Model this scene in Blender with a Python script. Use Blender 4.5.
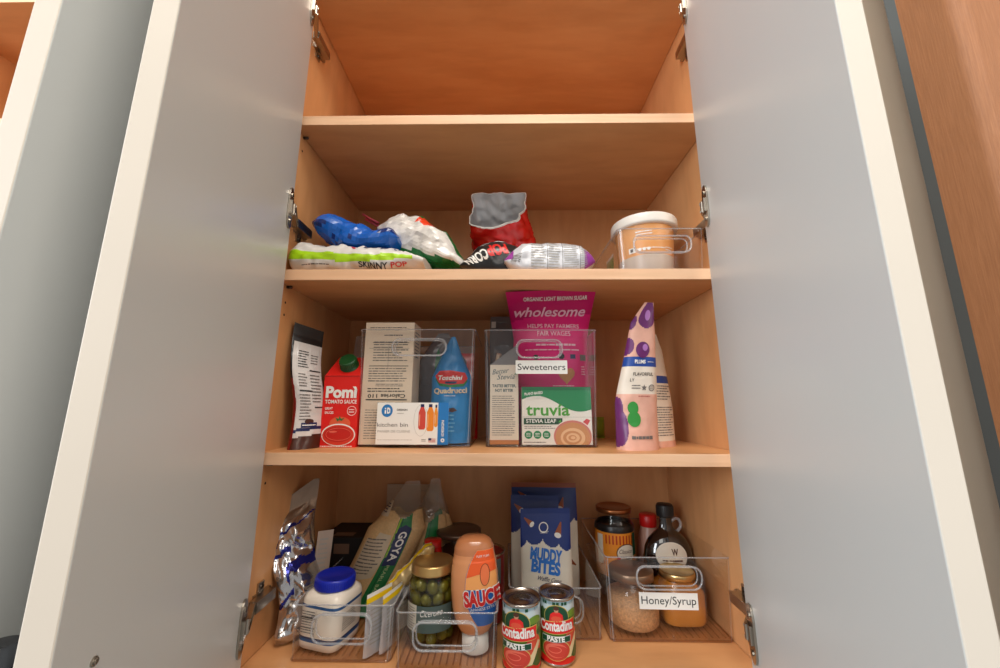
import bpy, bmesh, math, random
from mathutils import Vector, Matrix, noise
from mathutils.geometry import tessellate_polygon
PI = math.pi
for o in list(bpy.data.objects): bpy.data.objects.remove(o)
scene = bpy.context.scene
COL = scene.collection
sin, cos = math.sin, math.cos
V = Vector

# ------------------------------------------------------------------ camera
F_PX, PITCH, YAW, ROLL = 376.95, 0.1870, 0.0126, -0.0020
CX, CD, CZ = 0.0059, 0.5899, 0.3608
cy_, sy_ = cos(YAW), sin(YAW); ct_, st_ = cos(PITCH), sin(PITCH)
fwd = V((-sy_*ct_, cy_*ct_, st_)); rgt0 = V((cy_, sy_, 0)); up0 = V((sy_*st_, -cy_*st_, ct_))
cr_, sr_ = cos(ROLL), sin(ROLL)
rgt = rgt0*cr_ - up0*sr_; upv = rgt0*sr_ + up0*cr_
cam_d = bpy.data.cameras.new('camera'); cam = bpy.data.objects.new('camera', cam_d); COL.objects.link(cam)
cam_d.sensor_width = 36; cam_d.lens = 36*F_PX/1000; cam_d.clip_start = 0.02
M3 = Matrix((rgt, upv, -fwd)).transposed()
cam.matrix_world = Matrix.Translation((CX, -CD, CZ)) @ M3.to_4x4()
scene.camera = cam

# ------------------------------------------------------------------ world, lights, exposure
scene.view_settings.view_transform = 'Standard'
scene.view_settings.look = 'None'
scene.view_settings.gamma = 1
scene.view_settings.use_curve_mapping = False
scene.view_settings.exposure = 0.0
scene.cycles.transparent_max_bounces = 40
w = bpy.data.worlds.new('world'); scene.world = w; w.use_nodes = True
bg = w.node_tree.nodes['Background']
bg.inputs[0].default_value = (1.0, 0.985, 0.97, 1); bg.inputs[1].default_value = 0.38

def area(name, loc, target, size, power, color):
    l = bpy.data.lights.new(name, 'AREA'); l.shape = 'RECTANGLE'; l.size, l.size_y = size
    l.energy = power; l.color = color
    o = bpy.data.objects.new(name, l); COL.objects.link(o); o.location = loc
    o.rotation_euler = (V(target)-V(loc)).to_track_quat('-Z', 'Y').to_euler()
    return o
area('ceiling_lamp_light', (0.10, -0.95, 2.25), (0, 0.1, 0.2), (1.4, 0.8), 42, (1.0, 0.93, 0.84))
area('window_light', (-2.1, -2.05, 0.95), (0.2, 0, 0.4), (1.6, 1.6), 92, (0.88, 0.94, 1.0))
area('front_fill_light', (0.0, -1.5, 1.25), (0.0, 0, 0.4), (0.8, 0.5), 4, (1.0, 0.95, 0.88))  # added fill from behind the camera to brighten the goods, no real lamp
area('warm_fill_light', (1.7, -1.5, 1.3), (0.1, 0, 0.5), (0.9, 0.9), 19, (1.0, 0.86, 0.70))  # added warm fill for the taupe front, left door and oak edge

# ------------------------------------------------------------------ materials
def lin(c):
    c /= 255.0
    return c/12.92 if c <= 0.04045 else ((c+0.055)/1.055)**2.4
def rgb(r, g, b): return (lin(r), lin(g), lin(b), 1)
_mats = {}
def P(name, col, rough=0.5, metal=0.0, spec=0.5, coat=0.0, bump=0, bscale=200, var=0.0, vscale=8, emis=None):
    """procedural Principled material; colour varies gently with a noise texture"""
    if name in _mats: return _mats[name]
    m = bpy.data.materials.new(name); m.use_nodes = True; nt = m.node_tree; b = nt.nodes['Principled BSDF']
    b.inputs['Roughness'].default_value = rough; b.inputs['Metallic'].default_value = metal
    b.inputs['Specular IOR Level'].default_value = spec; b.inputs['Coat Weight'].default_value = coat
    b.inputs['Base Color'].default_value = col
    tc = nt.nodes.new('ShaderNodeTexCoord')
    n = nt.nodes.new('ShaderNodeTexNoise'); n.inputs['Scale'].default_value = vscale; n.inputs['Detail'].default_value = 4
    nt.links.new(tc.outputs['Object'], n.inputs['Vector'])
    v = var if var else 0.04
    mix = nt.nodes.new('ShaderNodeMix'); mix.data_type = 'RGBA'
    mix.inputs[6].default_value = tuple(max(0, c*(1-v)) for c in col[:3])+(1,)
    mix.inputs[7].default_value = tuple(min(1, c*(1+v)) for c in col[:3])+(1,)
    nt.links.new(n.outputs['Fac'], mix.inputs[0]); nt.links.new(mix.outputs[2], b.inputs['Base Color'])
    if bump:
        n2 = nt.nodes.new('ShaderNodeTexNoise'); n2.inputs['Scale'].default_value = bscale
        nt.links.new(tc.outputs['Object'], n2.inputs['Vector'])
        bp = nt.nodes.new('ShaderNodeBump'); bp.inputs['Strength'].default_value = bump; bp.inputs['Distance'].default_value = 0.002
        nt.links.new(n2.outputs['Fac'], bp.inputs['Height']); nt.links.new(bp.outputs['Normal'], b.inputs['Normal'])
    _mats[name] = m
    return m

def wood(name, c1, c2, axis, rough=0.42, scale=1.0, stretch=14, spec=0.35, contrast=(0.35, 0.7), fleck=0.0):
    """wood with grain stretched along one axis (0 x, 1 y, 2 z)"""
    m = bpy.data.materials.new(name); m.use_nodes = True; nt = m.node_tree; b = nt.nodes['Principled BSDF']
    b.inputs['Roughness'].default_value = rough; b.inputs['Specular IOR Level'].default_value = spec
    tc = nt.nodes.new('ShaderNodeTexCoord'); mp = nt.nodes.new('ShaderNodeMapping')
    s = [stretch*scale]*3; s[axis] = 1.3*scale
    mp.inputs['Scale'].default_value = s
    nt.links.new(tc.outputs['Object'], mp.inputs['Vector'])
    n = nt.nodes.new('ShaderNodeTexNoise'); n.inputs['Scale'].default_value = 1.6; n.inputs['Detail'].default_value = 7
    n.inputs['Roughness'].default_value = 0.6; n.inputs['Distortion'].default_value = 0.7
    nt.links.new(mp.outputs[0], n.inputs['Vector'])
    r = nt.nodes.new('ShaderNodeValToRGB'); r.color_ramp.elements[0].position = contrast[0]; r.color_ramp.elements[1].position = contrast[1]
    r.color_ramp.elements[0].color = c1; r.color_ramp.elements[1].color = c2
    nt.links.new(n.outputs['Fac'], r.inputs[0])
    n3 = nt.nodes.new('ShaderNodeTexNoise'); n3.inputs['Scale'].default_value = 6.0*scale; n3.inputs['Detail'].default_value = 3
    nt.links.new(mp.outputs[0], n3.inputs['Vector'])
    mx = nt.nodes.new('ShaderNodeMix'); mx.data_type = 'RGBA'; mx.blend_type = 'MULTIPLY'; mx.inputs[0].default_value = 0.35 + fleck
    rr = nt.nodes.new('ShaderNodeValToRGB'); rr.color_ramp.elements[0].position = 0.38; rr.color_ramp.elements[1].position = 0.55
    rr.color_ramp.elements[0].color = (0.80, 0.76, 0.72, 1)
    nt.links.new(n3.outputs['Fac'], rr.inputs[0])
    nt.links.new(r.outputs[0], mx.inputs[6]); nt.links.new(rr.outputs[0], mx.inputs[7])
    nt.links.new(mx.outputs[2], b.inputs['Base Color'])
    bp = nt.nodes.new('ShaderNodeBump'); bp.inputs['Strength'].default_value = 0.05 + fleck; bp.inputs['Distance'].default_value = 0.001
    nt.links.new(n3.outputs['Fac'], bp.inputs['Height']); nt.links.new(bp.outputs['Normal'], b.inputs['Normal'])
    return m

def clear(name, tint=(0.95, 0.95, 0.95), refl=0.92, rough=0.04, haze=0.0, hazecol=(0.8, 0.8, 0.8, 1), base_refl=0.03):
    """thin clear plastic or glass: straight-through light plus a Fresnel-weighted reflection"""
    m = bpy.data.materials.new(name); m.use_nodes = True; nt = m.node_tree
    for n in list(nt.nodes):
        if n.type == 'BSDF_PRINCIPLED': nt.nodes.remove(n)
    out = [n for n in nt.nodes if n.type == 'OUTPUT_MATERIAL'][0]
    t = nt.nodes.new('ShaderNodeBsdfTransparent'); t.inputs[0].default_value = (*tint, 1)
    g = nt.nodes.new('ShaderNodeBsdfAnisotropic'); g.inputs['Roughness'].default_value = rough
    g.inputs[0].default_value = (1, 1, 1, 1)
    lw = nt.nodes.new('ShaderNodeLayerWeight'); lw.inputs[0].default_value = 0.5
    p = nt.nodes.new('ShaderNodeMath'); p.operation = 'POWER'; p.inputs[1].default_value = 4.5
    nt.links.new(lw.outputs['Facing'], p.inputs[0])
    ma = nt.nodes.new('ShaderNodeMath'); ma.operation = 'MULTIPLY_ADD'; ma.inputs[1].default_value = refl; ma.inputs[2].default_value = base_refl
    nt.links.new(p.outputs[0], ma.inputs[0])
    mx = nt.nodes.new('ShaderNodeMixShader'); nt.links.new(ma.outputs[0], mx.inputs[0])
    base = t
    if haze > 0:
        d = nt.nodes.new('ShaderNodeBsdfDiffuse'); d.inputs[0].default_value = hazecol
        mh = nt.nodes.new('ShaderNodeMixShader'); mh.inputs[0].default_value = haze
        nt.links.new(t.outputs[0], mh.inputs[1]); nt.links.new(d.outputs[0], mh.inputs[2]); base = mh
    nt.links.new(base.outputs[0], mx.inputs[1]); nt.links.new(g.outputs[0], mx.inputs[2])
    nt.links.new(mx.outputs[0], out.inputs[0])
    return m

MAPLE1, MAPLE2 = rgb(210, 150, 98), rgb(222, 166, 114)
maple_x = wood('maple_grain_across', MAPLE1, MAPLE2, 0, stretch=6, rough=0.38)
maple_z = wood('maple_grain_upright', MAPLE1, MAPLE2, 2, stretch=6, rough=0.38)
maple_edge = wood('maple_edge_band', rgb(226, 180, 142), rgb(236, 196, 160), 0, rough=0.5)
oak = wood('red_oak', rgb(150, 100, 66), rgb(174, 120, 82), 2, rough=0.4, scale=9.0, stretch=60, fleck=0.45, spec=0.3)
door_face = P('grey_door_laminate', rgb(196, 196, 192), 0.33, spec=0.5, var=0.015)
door_edge = P('cream_door_edge', rgb(196, 187, 174), 0.5, spec=.3)
taupe = P('taupe_paint', rgb(208, 194, 172), 0.5)
wallpaint = P('blue_grey_wall_paint', rgb(84, 90, 92), 0.7)
chrome = P('nickel_plated_steel', rgb(172, 164, 152), 0.28, 1.0)
darkmetal = P('dark_steel', rgb(90, 80, 72), 0.35, 1.0)  # darker steel for hinge screws and shelf pins
holemat = P('dark_hole', rgb(40, 25, 18), 0.8)
black_gloss = P('black_gloss_metal', rgb(22, 22, 25), 0.12, spec=0.6)
white = P('white_print', rgb(238, 236, 230), 0.45)
cream = P('cream_print', rgb(232, 222, 204), 0.5)
black = P('black_print', rgb(28, 26, 26), 0.45)
greyink = P('grey_ink', rgb(110, 104, 100), 0.6)
paleink = P('pale_grey_ink', rgb(170, 165, 158), 0.6)
navy = P('navy_print', rgb(24, 34, 84), 0.35)
red = P('red_print', rgb(205, 28, 24), 0.35)
green = P('green_print', rgb(26, 120, 62), 0.4)
dkgreen = P('dark_green_print', rgb(14, 72, 44), 0.4)
orange = P('orange_print', rgb(238, 120, 40), 0.4)
yellow = P('yellow_print', rgb(236, 196, 30), 0.4)
blue = P('blue_print', rgb(36, 120, 190), 0.4)
brown = P('brown_print', rgb(84, 44, 26), 0.4)
gold = P('gold_tin_lid', rgb(206, 160, 84), 0.3, 0.9)
steel = P('tin_steel', rgb(190, 182, 172), 0.25, 1.0)
plastic = clear('clear_plastic', (0.985, 0.985, 0.985), base_refl=0.028)
plastic_rim_highlight = clear('clear_plastic_rim_highlight', (0.86, 0.86, 0.86), haze=0.20, hazecol=(0.85, 0.87, 0.9, 1), rough=0.1)  # whitish haze paints bright edge highlights into the plastic
plastic_base = clear('clear_plastic_base', (0.88, 0.82, 0.77), rough=0.1)
glass = clear('clear_glass', (0.97, 0.975, 0.97))

# ------------------------------------------------------------------ object helpers
def tag(o, label=None, cat=None, group=None, kind=None):
    if label: o['label'] = label
    if cat: o['category'] = cat
    if group: o['group'] = group
    if kind: o['kind'] = kind
    return o
def thing(name, label, cat, loc=(0, 0, 0), rotz=0, group=None):
    o = bpy.data.objects.new(name, None); COL.objects.link(o); o.empty_display_size = 0.02
    WLOC[o.name] = V(loc)
    o.location = loc; o.rotation_euler = (0, 0, rotz)
    return tag(o, label, cat, group)

WLOC = {}
class MB:
    # geometry is collected in world coordinates (through M if set); build() makes it local to its parent
    def __init__(s): s.v = []; s.f = []; s.m = []; s.s = []; s.mats = []; s.M = None
    def mi(s, mat):
        if mat not in s.mats: s.mats.append(mat)
        return s.mats.index(mat)
    def add(s, verts, faces, mat, smooth=False):
        n = len(s.v)
        s.v += [tuple(s.M @ V(p)) for p in verts] if s.M else [tuple(p) for p in verts]
        multi = isinstance(mat, list)
        for i, f in enumerate(faces):
            s.f.append([n+k for k in f]); s.m.append(s.mi(mat[i] if multi else mat)); s.s.append(smooth)
    def build(s, name, parent=None, label=None, bevel=0, origin=None):
        wl = WLOC.get(parent.name, V((0, 0, 0))) if parent else (V(origin) if origin else V((0, 0, 0)))
        me = bpy.data.meshes.new(name); me.from_pydata([(p[0]-wl.x, p[1]-wl.y, p[2]-wl.z) for p in s.v], [], s.f)
        for m in s.mats: me.materials.append(m)
        me.polygons.foreach_set('material_index', s.m); me.polygons.foreach_set('use_smooth', s.s)
        me.update()
        o = bpy.data.objects.new(name, me); COL.objects.link(o)
        if parent: o.parent = parent
        elif origin: o.location = origin
        WLOC[o.name] = wl
        if label: o['label'] = label
        if bevel:
            b = o.modifiers.new('bevel', 'BEVEL'); b.width = bevel; b.segments = 2; b.limit_method = 'ANGLE'; b.angle_limit = 0.9
        return o
    # --- solids
    def box(s, x0, x1, y0, y1, z0, z1, mat, mats=None):
        v = [(x, y, z) for z in (z0, z1) for y in (y0, y1) for x in (x0, x1)]
        f = [(0, 2, 3, 1), (4, 5, 7, 6), (0, 1, 5, 4), (2, 6, 7, 3), (0, 4, 6, 2), (1, 3, 7, 5)]   # bottom top front back left right
        s.add(v, f, mats if mats else mat)
    def grid(s, fn, nu, nv, mat, smooth=True, cu=False, cv=False, flip=False):
        """fn(u,v) with u,v in 0..1; mat may be a function of (u,v)"""
        iu = nu if cu else nu+1; iv = nv if cv else nv+1
        pts = [fn(i/nu, j/nv) for j in range(iv) for i in range(iu)]
        fs = []; ms = []
        for j in range(nv):
            for i in range(nu):
                a = j*iu+i; b = j*iu+(i+1) % iu; c = ((j+1) % iv)*iu+(i+1) % iu; d = ((j+1) % iv)*iu+i
                fs.append((a, d, c, b) if flip else (a, b, c, d))
                ms.append(mat((i+.5)/nu, (j+.5)/nv) if callable(mat) else mat)
        s.add(pts, fs, ms, smooth)
        return pts
    def lathe(s, prof, mat, c=(0, 0, 0), seg=40, sx=1, sy=1, ex=2.0, capb=True, capt=True, smooth=True):
        """prof: list of (r, z[, material]); ex>2 squares the section"""
        def ring(r, z):
            o = []
            for k in range(seg):
                a = 2*PI*k/seg; ca, sa = cos(a), sin(a)
                q = (abs(ca)**ex+abs(sa)**ex)**(-1/ex) if ex != 2 else 1
                o.append((c[0]+r*sx*ca*q, c[1]+r*sy*sa*q, c[2]+z))
            return o
        vs = []; fs = []; ms = []
        for p in prof: vs += ring(p[0], p[1])
        for j in range(len(prof)-1):
            mm = prof[j][2] if len(prof[j]) > 2 else mat
            for k in range(seg):
                k2 = (k+1) % seg
                fs.append((j*seg+k, j*seg+k2, (j+1)*seg+k2, (j+1)*seg+k)); ms.append(mm)
        s.add(vs, fs, ms, smooth)
        n = len(prof)
        if capb: s.add(ring(prof[0][0], prof[0][1]), [tuple(range(seg))[::-1]], mat)
        if capt: s.add(ring(prof[-1][0], prof[-1][1]), [tuple(range(seg))], prof[-1][2] if len(prof[-1]) > 2 else mat)
    def tube(s, path, r, mat, seg=10, closed=False, sq=1.0):
        n = len(path); path = [V(p) for p in path]; vs = []; fs = []
        prev = None
        for i in range(n):
            if closed: t = path[(i+1) % n]-path[i-1]
            else: t = path[min(i+1, n-1)]-path[max(i-1, 0)]
            t.normalize()
            if prev is None:
                up = V((0, 0, 1)) if abs(t.z) < .9 else V((0, 1, 0))
                a = t.cross(up).normalized()
            else: a = (prev-t*prev.dot(t)).normalized()
            prev = a; b = t.cross(a)
            rr = r(i/(n-1)) if callable(r) else r
            for k in range(seg):
                q = 2*PI*k/seg
                vs.append(path[i]+a*rr*cos(q)+b*rr*sq*sin(q))
        for i in range(n if closed else n-1):
            for k in range(seg):
                k2 = (k+1) % seg; j = (i+1) % n
                fs.append((i*seg+k, i*seg+k2, j*seg+k2, j*seg+k))
        if not closed: fs += [tuple(range(seg))[::-1], tuple((n-1)*seg+k for k in range(seg))]
        s.add(vs, fs, mat, True)

# --- printed marks, laid on a surface S(x,y) -> (point, normal), as part of the same mesh
def refine(vs, tris, L):
    vs = [tuple(v) for v in vs]; out = []; st = [tuple(t) for t in tris]; cache = {}
    while st:
        t = st.pop()
        d = [math.dist(vs[t[i]], vs[t[(i+1) % 3]]) for i in range(3)]
        k = d.index(max(d))
        if d[k] <= L: out.append(t); continue
        a, b, c = t[k], t[(k+1) % 3], t[(k+2) % 3]
        key = (min(a, b), max(a, b))
        if key not in cache:
            vs.append(((vs[a][0]+vs[b][0])/2, (vs[a][1]+vs[b][1])/2)); cache[key] = len(vs)-1
        m = cache[key]; st += [(a, m, c), (m, b, c)]
    return vs, out
def put(mb, S, vs, tris, mat, lay, L):
    if L: vs, tris = refine(vs, tris, L)
    pts = []
    for x, y in vs:
        p, n = S(x, y); pts.append(p+n*(0.00035*lay))
    mb.add(pts, tris, mat, False)
def poly(mb, S, pts, mat, lay=1, L=0):
    tr = tessellate_polygon([[V((x, y, 0)) for x, y in pts]])
    put(mb, S, pts, tr, mat, lay, L)
def rect(mb, S, x0, x1, y0, y1, mat, lay=1, L=0): poly(mb, S, [(x0, y0), (x1, y0), (x1, y1), (x0, y1)], mat, lay, L)
def ell(mb, S, x, y, rx, ry, mat, lay=1, L=0, n=28, a0=0, a1=2*PI, rot=0):
    pts = []
    m = n if a1-a0 > 6.28 else n+1
    for k in range(m):
        a = a0+(a1-a0)*k/n; px, py = rx*cos(a), ry*sin(a)
        pts.append((x+px*cos(rot)-py*sin(rot), y+px*sin(rot)+py*cos(rot)))
    poly(mb, S, pts, mat, lay, L)
def ringmark(mb, S, x, y, rx, ry, wd, mat, lay=1, L=0, n=32):
    vs = []; tr = []
    for k in range(n):
        a = 2*PI*k/n; vs += [(x+rx*cos(a), y+ry*sin(a)), (x+(rx-wd)*cos(a), y+(ry-wd)*sin(a))]
    for k in range(n):
        a, b, c, d = 2*k, 2*((k+1) % n), 2*((k+1) % n)+1, 2*k+1
        tr += [(a, b, c), (a, c, d)]
    put(mb, S, vs, tr, mat, lay, L)
_tc = {}
def textmesh(txt, bold, shear, space):
    key = (txt, bold, shear, space)
    if key in _tc: return _tc[key]
    cu = bpy.data.curves.new('t', 'FONT'); cu.body = txt; cu.size = 1; cu.offset = bold; cu.shear = shear
    cu.resolution_u = 3; cu.space_character = space
    o = bpy.data.objects.new('t', cu); COL.objects.link(o)
    dg = bpy.context.evaluated_depsgraph_get(); me = bpy.data.meshes.new_from_object(o.evaluated_get(dg))
    vs = [(v.co.x, v.co.y) for v in me.vertices]
    me.calc_loop_triangles(); tr = [tuple(t.vertices) for t in me.loop_triangles]
    bpy.data.objects.remove(o); bpy.data.curves.remove(cu); bpy.data.meshes.remove(me)
    _tc[key] = (vs, tr); return _tc[key]
def text(mb, S, txt, x, y, h, mat, width=None, lay=1, bold=0.0, shear=0.0, rot=0, L=0, align='C', space=1.0, arch=0):
    """h = cap height; y = baseline of the text; width squeezes or stretches it"""
    vs, tr = textmesh(txt, bold, shear, space)
    if not vs: return
    x0 = min(v[0] for v in vs); x1 = max(v[0] for v in vs)
    sy = h/0.70; sx = (width/(x1-x0)) if width else sy
    W = (x1-x0)*sx; off = {'C': -W/2, 'L': 0, 'R': -W}[align]
    out = []
    for a, b in vs:
        px = (a-x0)*sx+off; py = b*sy
        if arch: py += arch*(1-(2*px/W)**2)
        out.append((x+px*cos(rot)-py*sin(rot), y+px*sin(rot)+py*cos(rot)))
    if sx*sy < 0: tr = [t[::-1] for t in tr]
    put(mb, S, out, tr, mat, lay, L)
def fine(mb, S, x0, x1, y0, y1, rows, mat, seed=1, lay=1, th=0.35, ragged=0.25, L=0, word=0.09):
    """rows of unreadable small print: short dashes"""
    R = random.Random(seed); H = (y1-y0)/rows
    vs = []; tr = []
    for r in range(rows):
        yb = y1-(r+.5)*H; x = x0; xe = x1-(x1-x0)*ragged*R.random()
        while x < xe:
            wd = (x1-x0)*word*(0.4+R.random()*1.4); x2 = min(x+wd, xe)
            n = len(vs); hh = H*th/2*(0.8+.4*R.random())
            vs += [(x, yb-hh), (x2, yb-hh), (x2, yb+hh), (x, yb+hh)]; tr += [(n, n+1, n+2), (n, n+2, n+3)]
            x = x2+(x1-x0)*0.016
    put(mb, S, vs, tr, mat, lay, L)

def plane_S(o, ex, ey):
    o = V(o); ex = V(ex).normalized(); ey = V(ey).normalized(); n = ex.cross(ey)
    return lambda x, y: (o+ex*x+ey*y, n)
def cyl_S(c, r, a0=-PI/2, taper=None):
    """x is arc length to the right of the facing direction a0; y height"""
    def S(x, y):
        rr = r(y) if callable(r) else r
        a = a0+x/rr if not callable(r) else a0+x/r(0)
        n = V((cos(a), sin(a), 0))
        return V((c[0], c[1], c[2]+y))+n*rr, n
    return S
def grid_S(pts, nu, nv, ax, flip=1):
    """surface from a stored grid (nu+1 x nv+1); ax(x,y)->(u,v)"""
    iu = nu+1
    def at(u, v):
        u = min(max(u, 0), .9999)*nu; v = min(max(v, 0), .9999)*nv
        i, j = int(u), int(v); a, b = u-i, v-j
        p = [V(pts[j*iu+i]), V(pts[j*iu+i+1]), V(pts[(j+1)*iu+i]), V(pts[(j+1)*iu+i+1])]
        q = p[0]*(1-a)*(1-b)+p[1]*a*(1-b)+p[2]*(1-a)*b+p[3]*a*b
        n = ((p[1]-p[0])*(1-b)+(p[3]-p[2])*b).cross((p[2]-p[0])*(1-a)+(p[3]-p[1])*a)
        if n.length > 0: n.normalize()
        return q, n*flip
    return lambda x, y: at(*ax(x, y))

def wr(p, f, seed, oct=3):
    """creased wrinkle field, about -1..1: ridges plus crisp cell creases"""
    s = 0; a = 1; q = V((p[0]*f+seed*7.3, p[1]*f-seed*3.1, p[2]*f+seed*1.7))
    w0 = V((noise.noise(q*.7), noise.noise(q*.7+V((9, 2, 5))), 0))*.8
    c = 0
    for k, aa in ((1.0, 1.0), (2.3, .5)):
        d = noise.voronoi(V((q.x*k, q.y*k, q.z*k*1.0))+w0)[0]
        c += aa*(d[0]*1.7-.8)
    for k in range(oct):
        s += a*(1-2.6*abs(noise.noise(q))); q = q*2.1; a *= .5
    return s*.32-c*.75

def bag(mb, w, h, t, mat, back=None, kind='pouch', amp=0.004, freq=18, seed=1, warp=None, wprof=None, tprof=None,
        nu=56, nv=80, seal=0.05, edge=2.6, waves=0.003):
    """stand-up or pillow bag; front faces -y. mat(u,v,side). Returns decal surface for the front (x,y in metres, x from centre)"""
    wp = wprof or (lambda v: 1.0)
    if tprof is None:
        if kind == 'pouch': tprof = lambda v: (max(0, 1-v/(1-seal))**.75) if v < 1-seal else 0
        else: tprof = lambda v: 0 if (v < seal or v > 1-seal) else sin(PI*(v-seal)/(1-2*seal))**.45
    wf = warp or (lambda p: p)
    def side(sg):
        def fn(u, v):
            U = 2*u-1; x = w/2*U*wp(v); z = h*v
            e = max(0, 1-abs(U)**edge)**.62; tv = tprof(v)
            y = sg*t/2*e*tv
            k = min(1, e*1.6)*min(1, tv*3+.15)
            y += sg*amp*k*wr((x, sg*.3, z), freq, seed)
            y += waves*noise.noise(V((x*9+seed, z*8, seed*2.1)))*2
            x += amp*.5*noise.noise(V((z*20, seed, x*6)))
            return wf(V((x, y, z)))
        return fn
    fr = mb.grid(side(-1), nu, nv, (lambda u, v: mat(u, v, 0)) if callable(mat) else mat)
    bk = mb.grid(side(1), nu, nv, back if back else ((lambda u, v: mat(u, v, 1)) if callable(mat) else mat), flip=True)
    # bottom closure
    vs = fr[:nu+1]+bk[:nu+1]; bm_ = mat(.5, .01, 0) if callable(mat) else mat
    mb.add(vs, [(i, i+nu+1, i+nu+2, i+1) for i in range(nu)], bm_)
    return grid_S(fr, nu, nv, lambda x, y: (x/(w*wp(min(max(y/h, 0), 1)))+.5, y/h))

def sack(mb, P0, P1, ry, rz, mat, amp=0.005, freq=22, seed=1, nu=70, na=56, taper=(0.12, 0.12), endz=0.1, sq=2.3, bend=None, up=V((0, 0, 1)), flat=None, smooth=True):
    """a lying crumpled bag: superelliptic sections swept from P0 to P1. angle 0 faces the camera, 90 is the top. mat(u,deg)."""
    P0 = V(P0); P1 = V(P1); ax = (P1-P0); Ln = ax.length; ax.normalize()
    sd = ax.cross(up).normalized(); un = sd.cross(ax).normalized()
    sd = -sd if sd.y < 0 else sd          # sd points away from the camera
    un = un if un.z > 0 else -un
    def fn(a, u):
        ta = min(1, (u+.004)/taper[0])**.5 * min(1, (1.004-u)/taper[1])**.5
        tz = max(endz, ta) if 0.02 < u < .98 else endz
        an = 2*PI*a; ca, sa = cos(an), sin(an)
        q = (abs(ca)**sq+abs(sa)**sq)**(-1/sq)
        ryy = ry(u) if callable(ry) else ry; rzz = rz(u) if callable(rz) else rz
        p = P0+ax*Ln*u - sd*ryy*ca*q*(.75+.25*ta) + un*rzz*sa*q*tz
        if bend: p += bend(u)
        p += (-sd*ca+un*sa)*amp*wr(p, freq, seed)*(0.4+.6*ta)
        if flat is not None and p.z < flat: p.z = flat+ (p.z-flat)*.02
        return p
    pts = mb.grid(fn, na, nu, (lambda a, u: mat(u, a*360)) if callable(mat) else mat, flip=False, smooth=smooth)
    for j in (0, nu):
        row = pts[j*(na+1):j*(na+1)+na]
        mb.add(row, [tuple(range(na))], mat(j/nu*.98+.01, 0) if callable(mat) else mat)
    return grid_S(pts, na, nu, lambda x, y: ((y % 360)/360, x/Ln), flip=-1), Ln

# ------------------------------------------------------------------ the cabinet
W2, DEP, TH = 0.37, 0.3054, 0.0185
ZB = 0.006                                             # the bottom panel sits this far below z = 0
Z3, Z2, Z1, ZC = 0.290, 0.5815, 0.8722, 1.131          # tops of the three shelves, underside of the cabinet top
def hinge(parent, H, e, nrm, side, z, wallx):
    """H hinge-side corner of the door's inner face, e along the door, nrm out of the inner face"""
    m = MB(); H = V((H[0], H[1], 0)); e = V((*e, 0)); n = V((*nrm, 0)); k = V((0, 0, 1))
    def bx(c, a0, a1, b0, b1, z0, z1, mat):
        vs = [c+e*a+n*b+k*zz for zz in (z0, z1) for b in (b0, b1) for a in (a0, a1)]
        m.add(vs, [(0, 2, 3, 1), (4, 5, 7, 6), (0, 1, 5, 4), (2, 6, 7, 3), (0, 4, 6, 2), (1, 3, 7, 5)], mat)
    c = H+k*z
    # long rounded plate screwed to the door
    N = 24; pl = []
    for q in range(N):
        a = 2*PI*q/N; pa = 0.0095*cos(a); pz = 0.0345*(1 if sin(a) > 0 else -1)*abs(sin(a))**.45
        pl.append((0.019+pa*1.25, pz))
    vs = [c+e*a+n*b+k*zz for b in (0.0003, 0.0028) for a, zz in pl]
    m.add(vs, [tuple(range(N)), tuple(range(N, 2*N))]+[(i, (i+1) % N, N+(i+1) % N, N+i) for i in range(N)], chrome)
    for zz in (-.022, .022):
        m.add([c+e*(.019+.0035*cos(2*PI*q/10))+n*.0042+k*(zz+.0035*sin(2*PI*q/10)) for q in range(10)], [tuple(range(10))], darkmetal)
        m.add([c+e*(.019+.0035*cos(2*PI*q/10))+n*(.0042 if s_ else .002)+k*(zz+.0035*sin(2*PI*q/10)) for s_ in (0, 1) for q in range(10)],
              [(q, (q+1) % 10, 10+(q+1) % 10, 10+q) for q in range(10)], chrome)
    bx(c, 0.012, 0.026, 0.0025, 0.006, -.011, .011, chrome)
    # knuckles and arm going into the cabinet
    A = c+e*0.015+n*0.006; B = V((wallx-side*0.013, 0.012, z)); C_ = V((wallx-side*0.012, 0.060, z))
    for p, q, r in ((A, B, 0.0032), (B, C_, 0.0058)):
        d = (q-p).normalized(); s_ = d.cross(k).normalized()
        for zo in ((-.0065, .0065) if r < .005 else (0,)):
            hz = 0.0016 if r < .005 else 0.0075
            vs = [p+d*a*(q-p).length+s_*b*r+k*(zo+cc*hz) for cc in (-1, 1) for b in (-1, 1) for a in (0, 1)]
            m.add(vs, [(0, 2, 3, 1), (4, 5, 7, 6), (0, 1, 5, 4), (2, 6, 7, 3), (0, 4, 6, 2), (1, 3, 7, 5)], chrome)
    for p in (A, B):
        m.lathe([(0.0026, -.009), (0.0026, .009)], chrome, c=tuple(p), seg=12)
    # mounting plate on the side panel
    vs = []
    x0, x1 = (wallx, wallx-side*0.006)
    m.box(min(x0, x1), max(x0, x1), 0.030, 0.066, z-.0075, z+.0075, chrome)
    m.box(min(x0, wallx-side*.003), max(x0, wallx-side*.003), 0.038, 0.052, z-.021, z+.021, chrome)
    for zz in (-.015, .015):
        m.tube([(wallx, .045, z+zz), (wallx-side*.0045, .045, z+zz)], 0.0033, darkmetal)
    return m.build('hinge', parent, 'nickel-plated concealed hinge')

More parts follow.
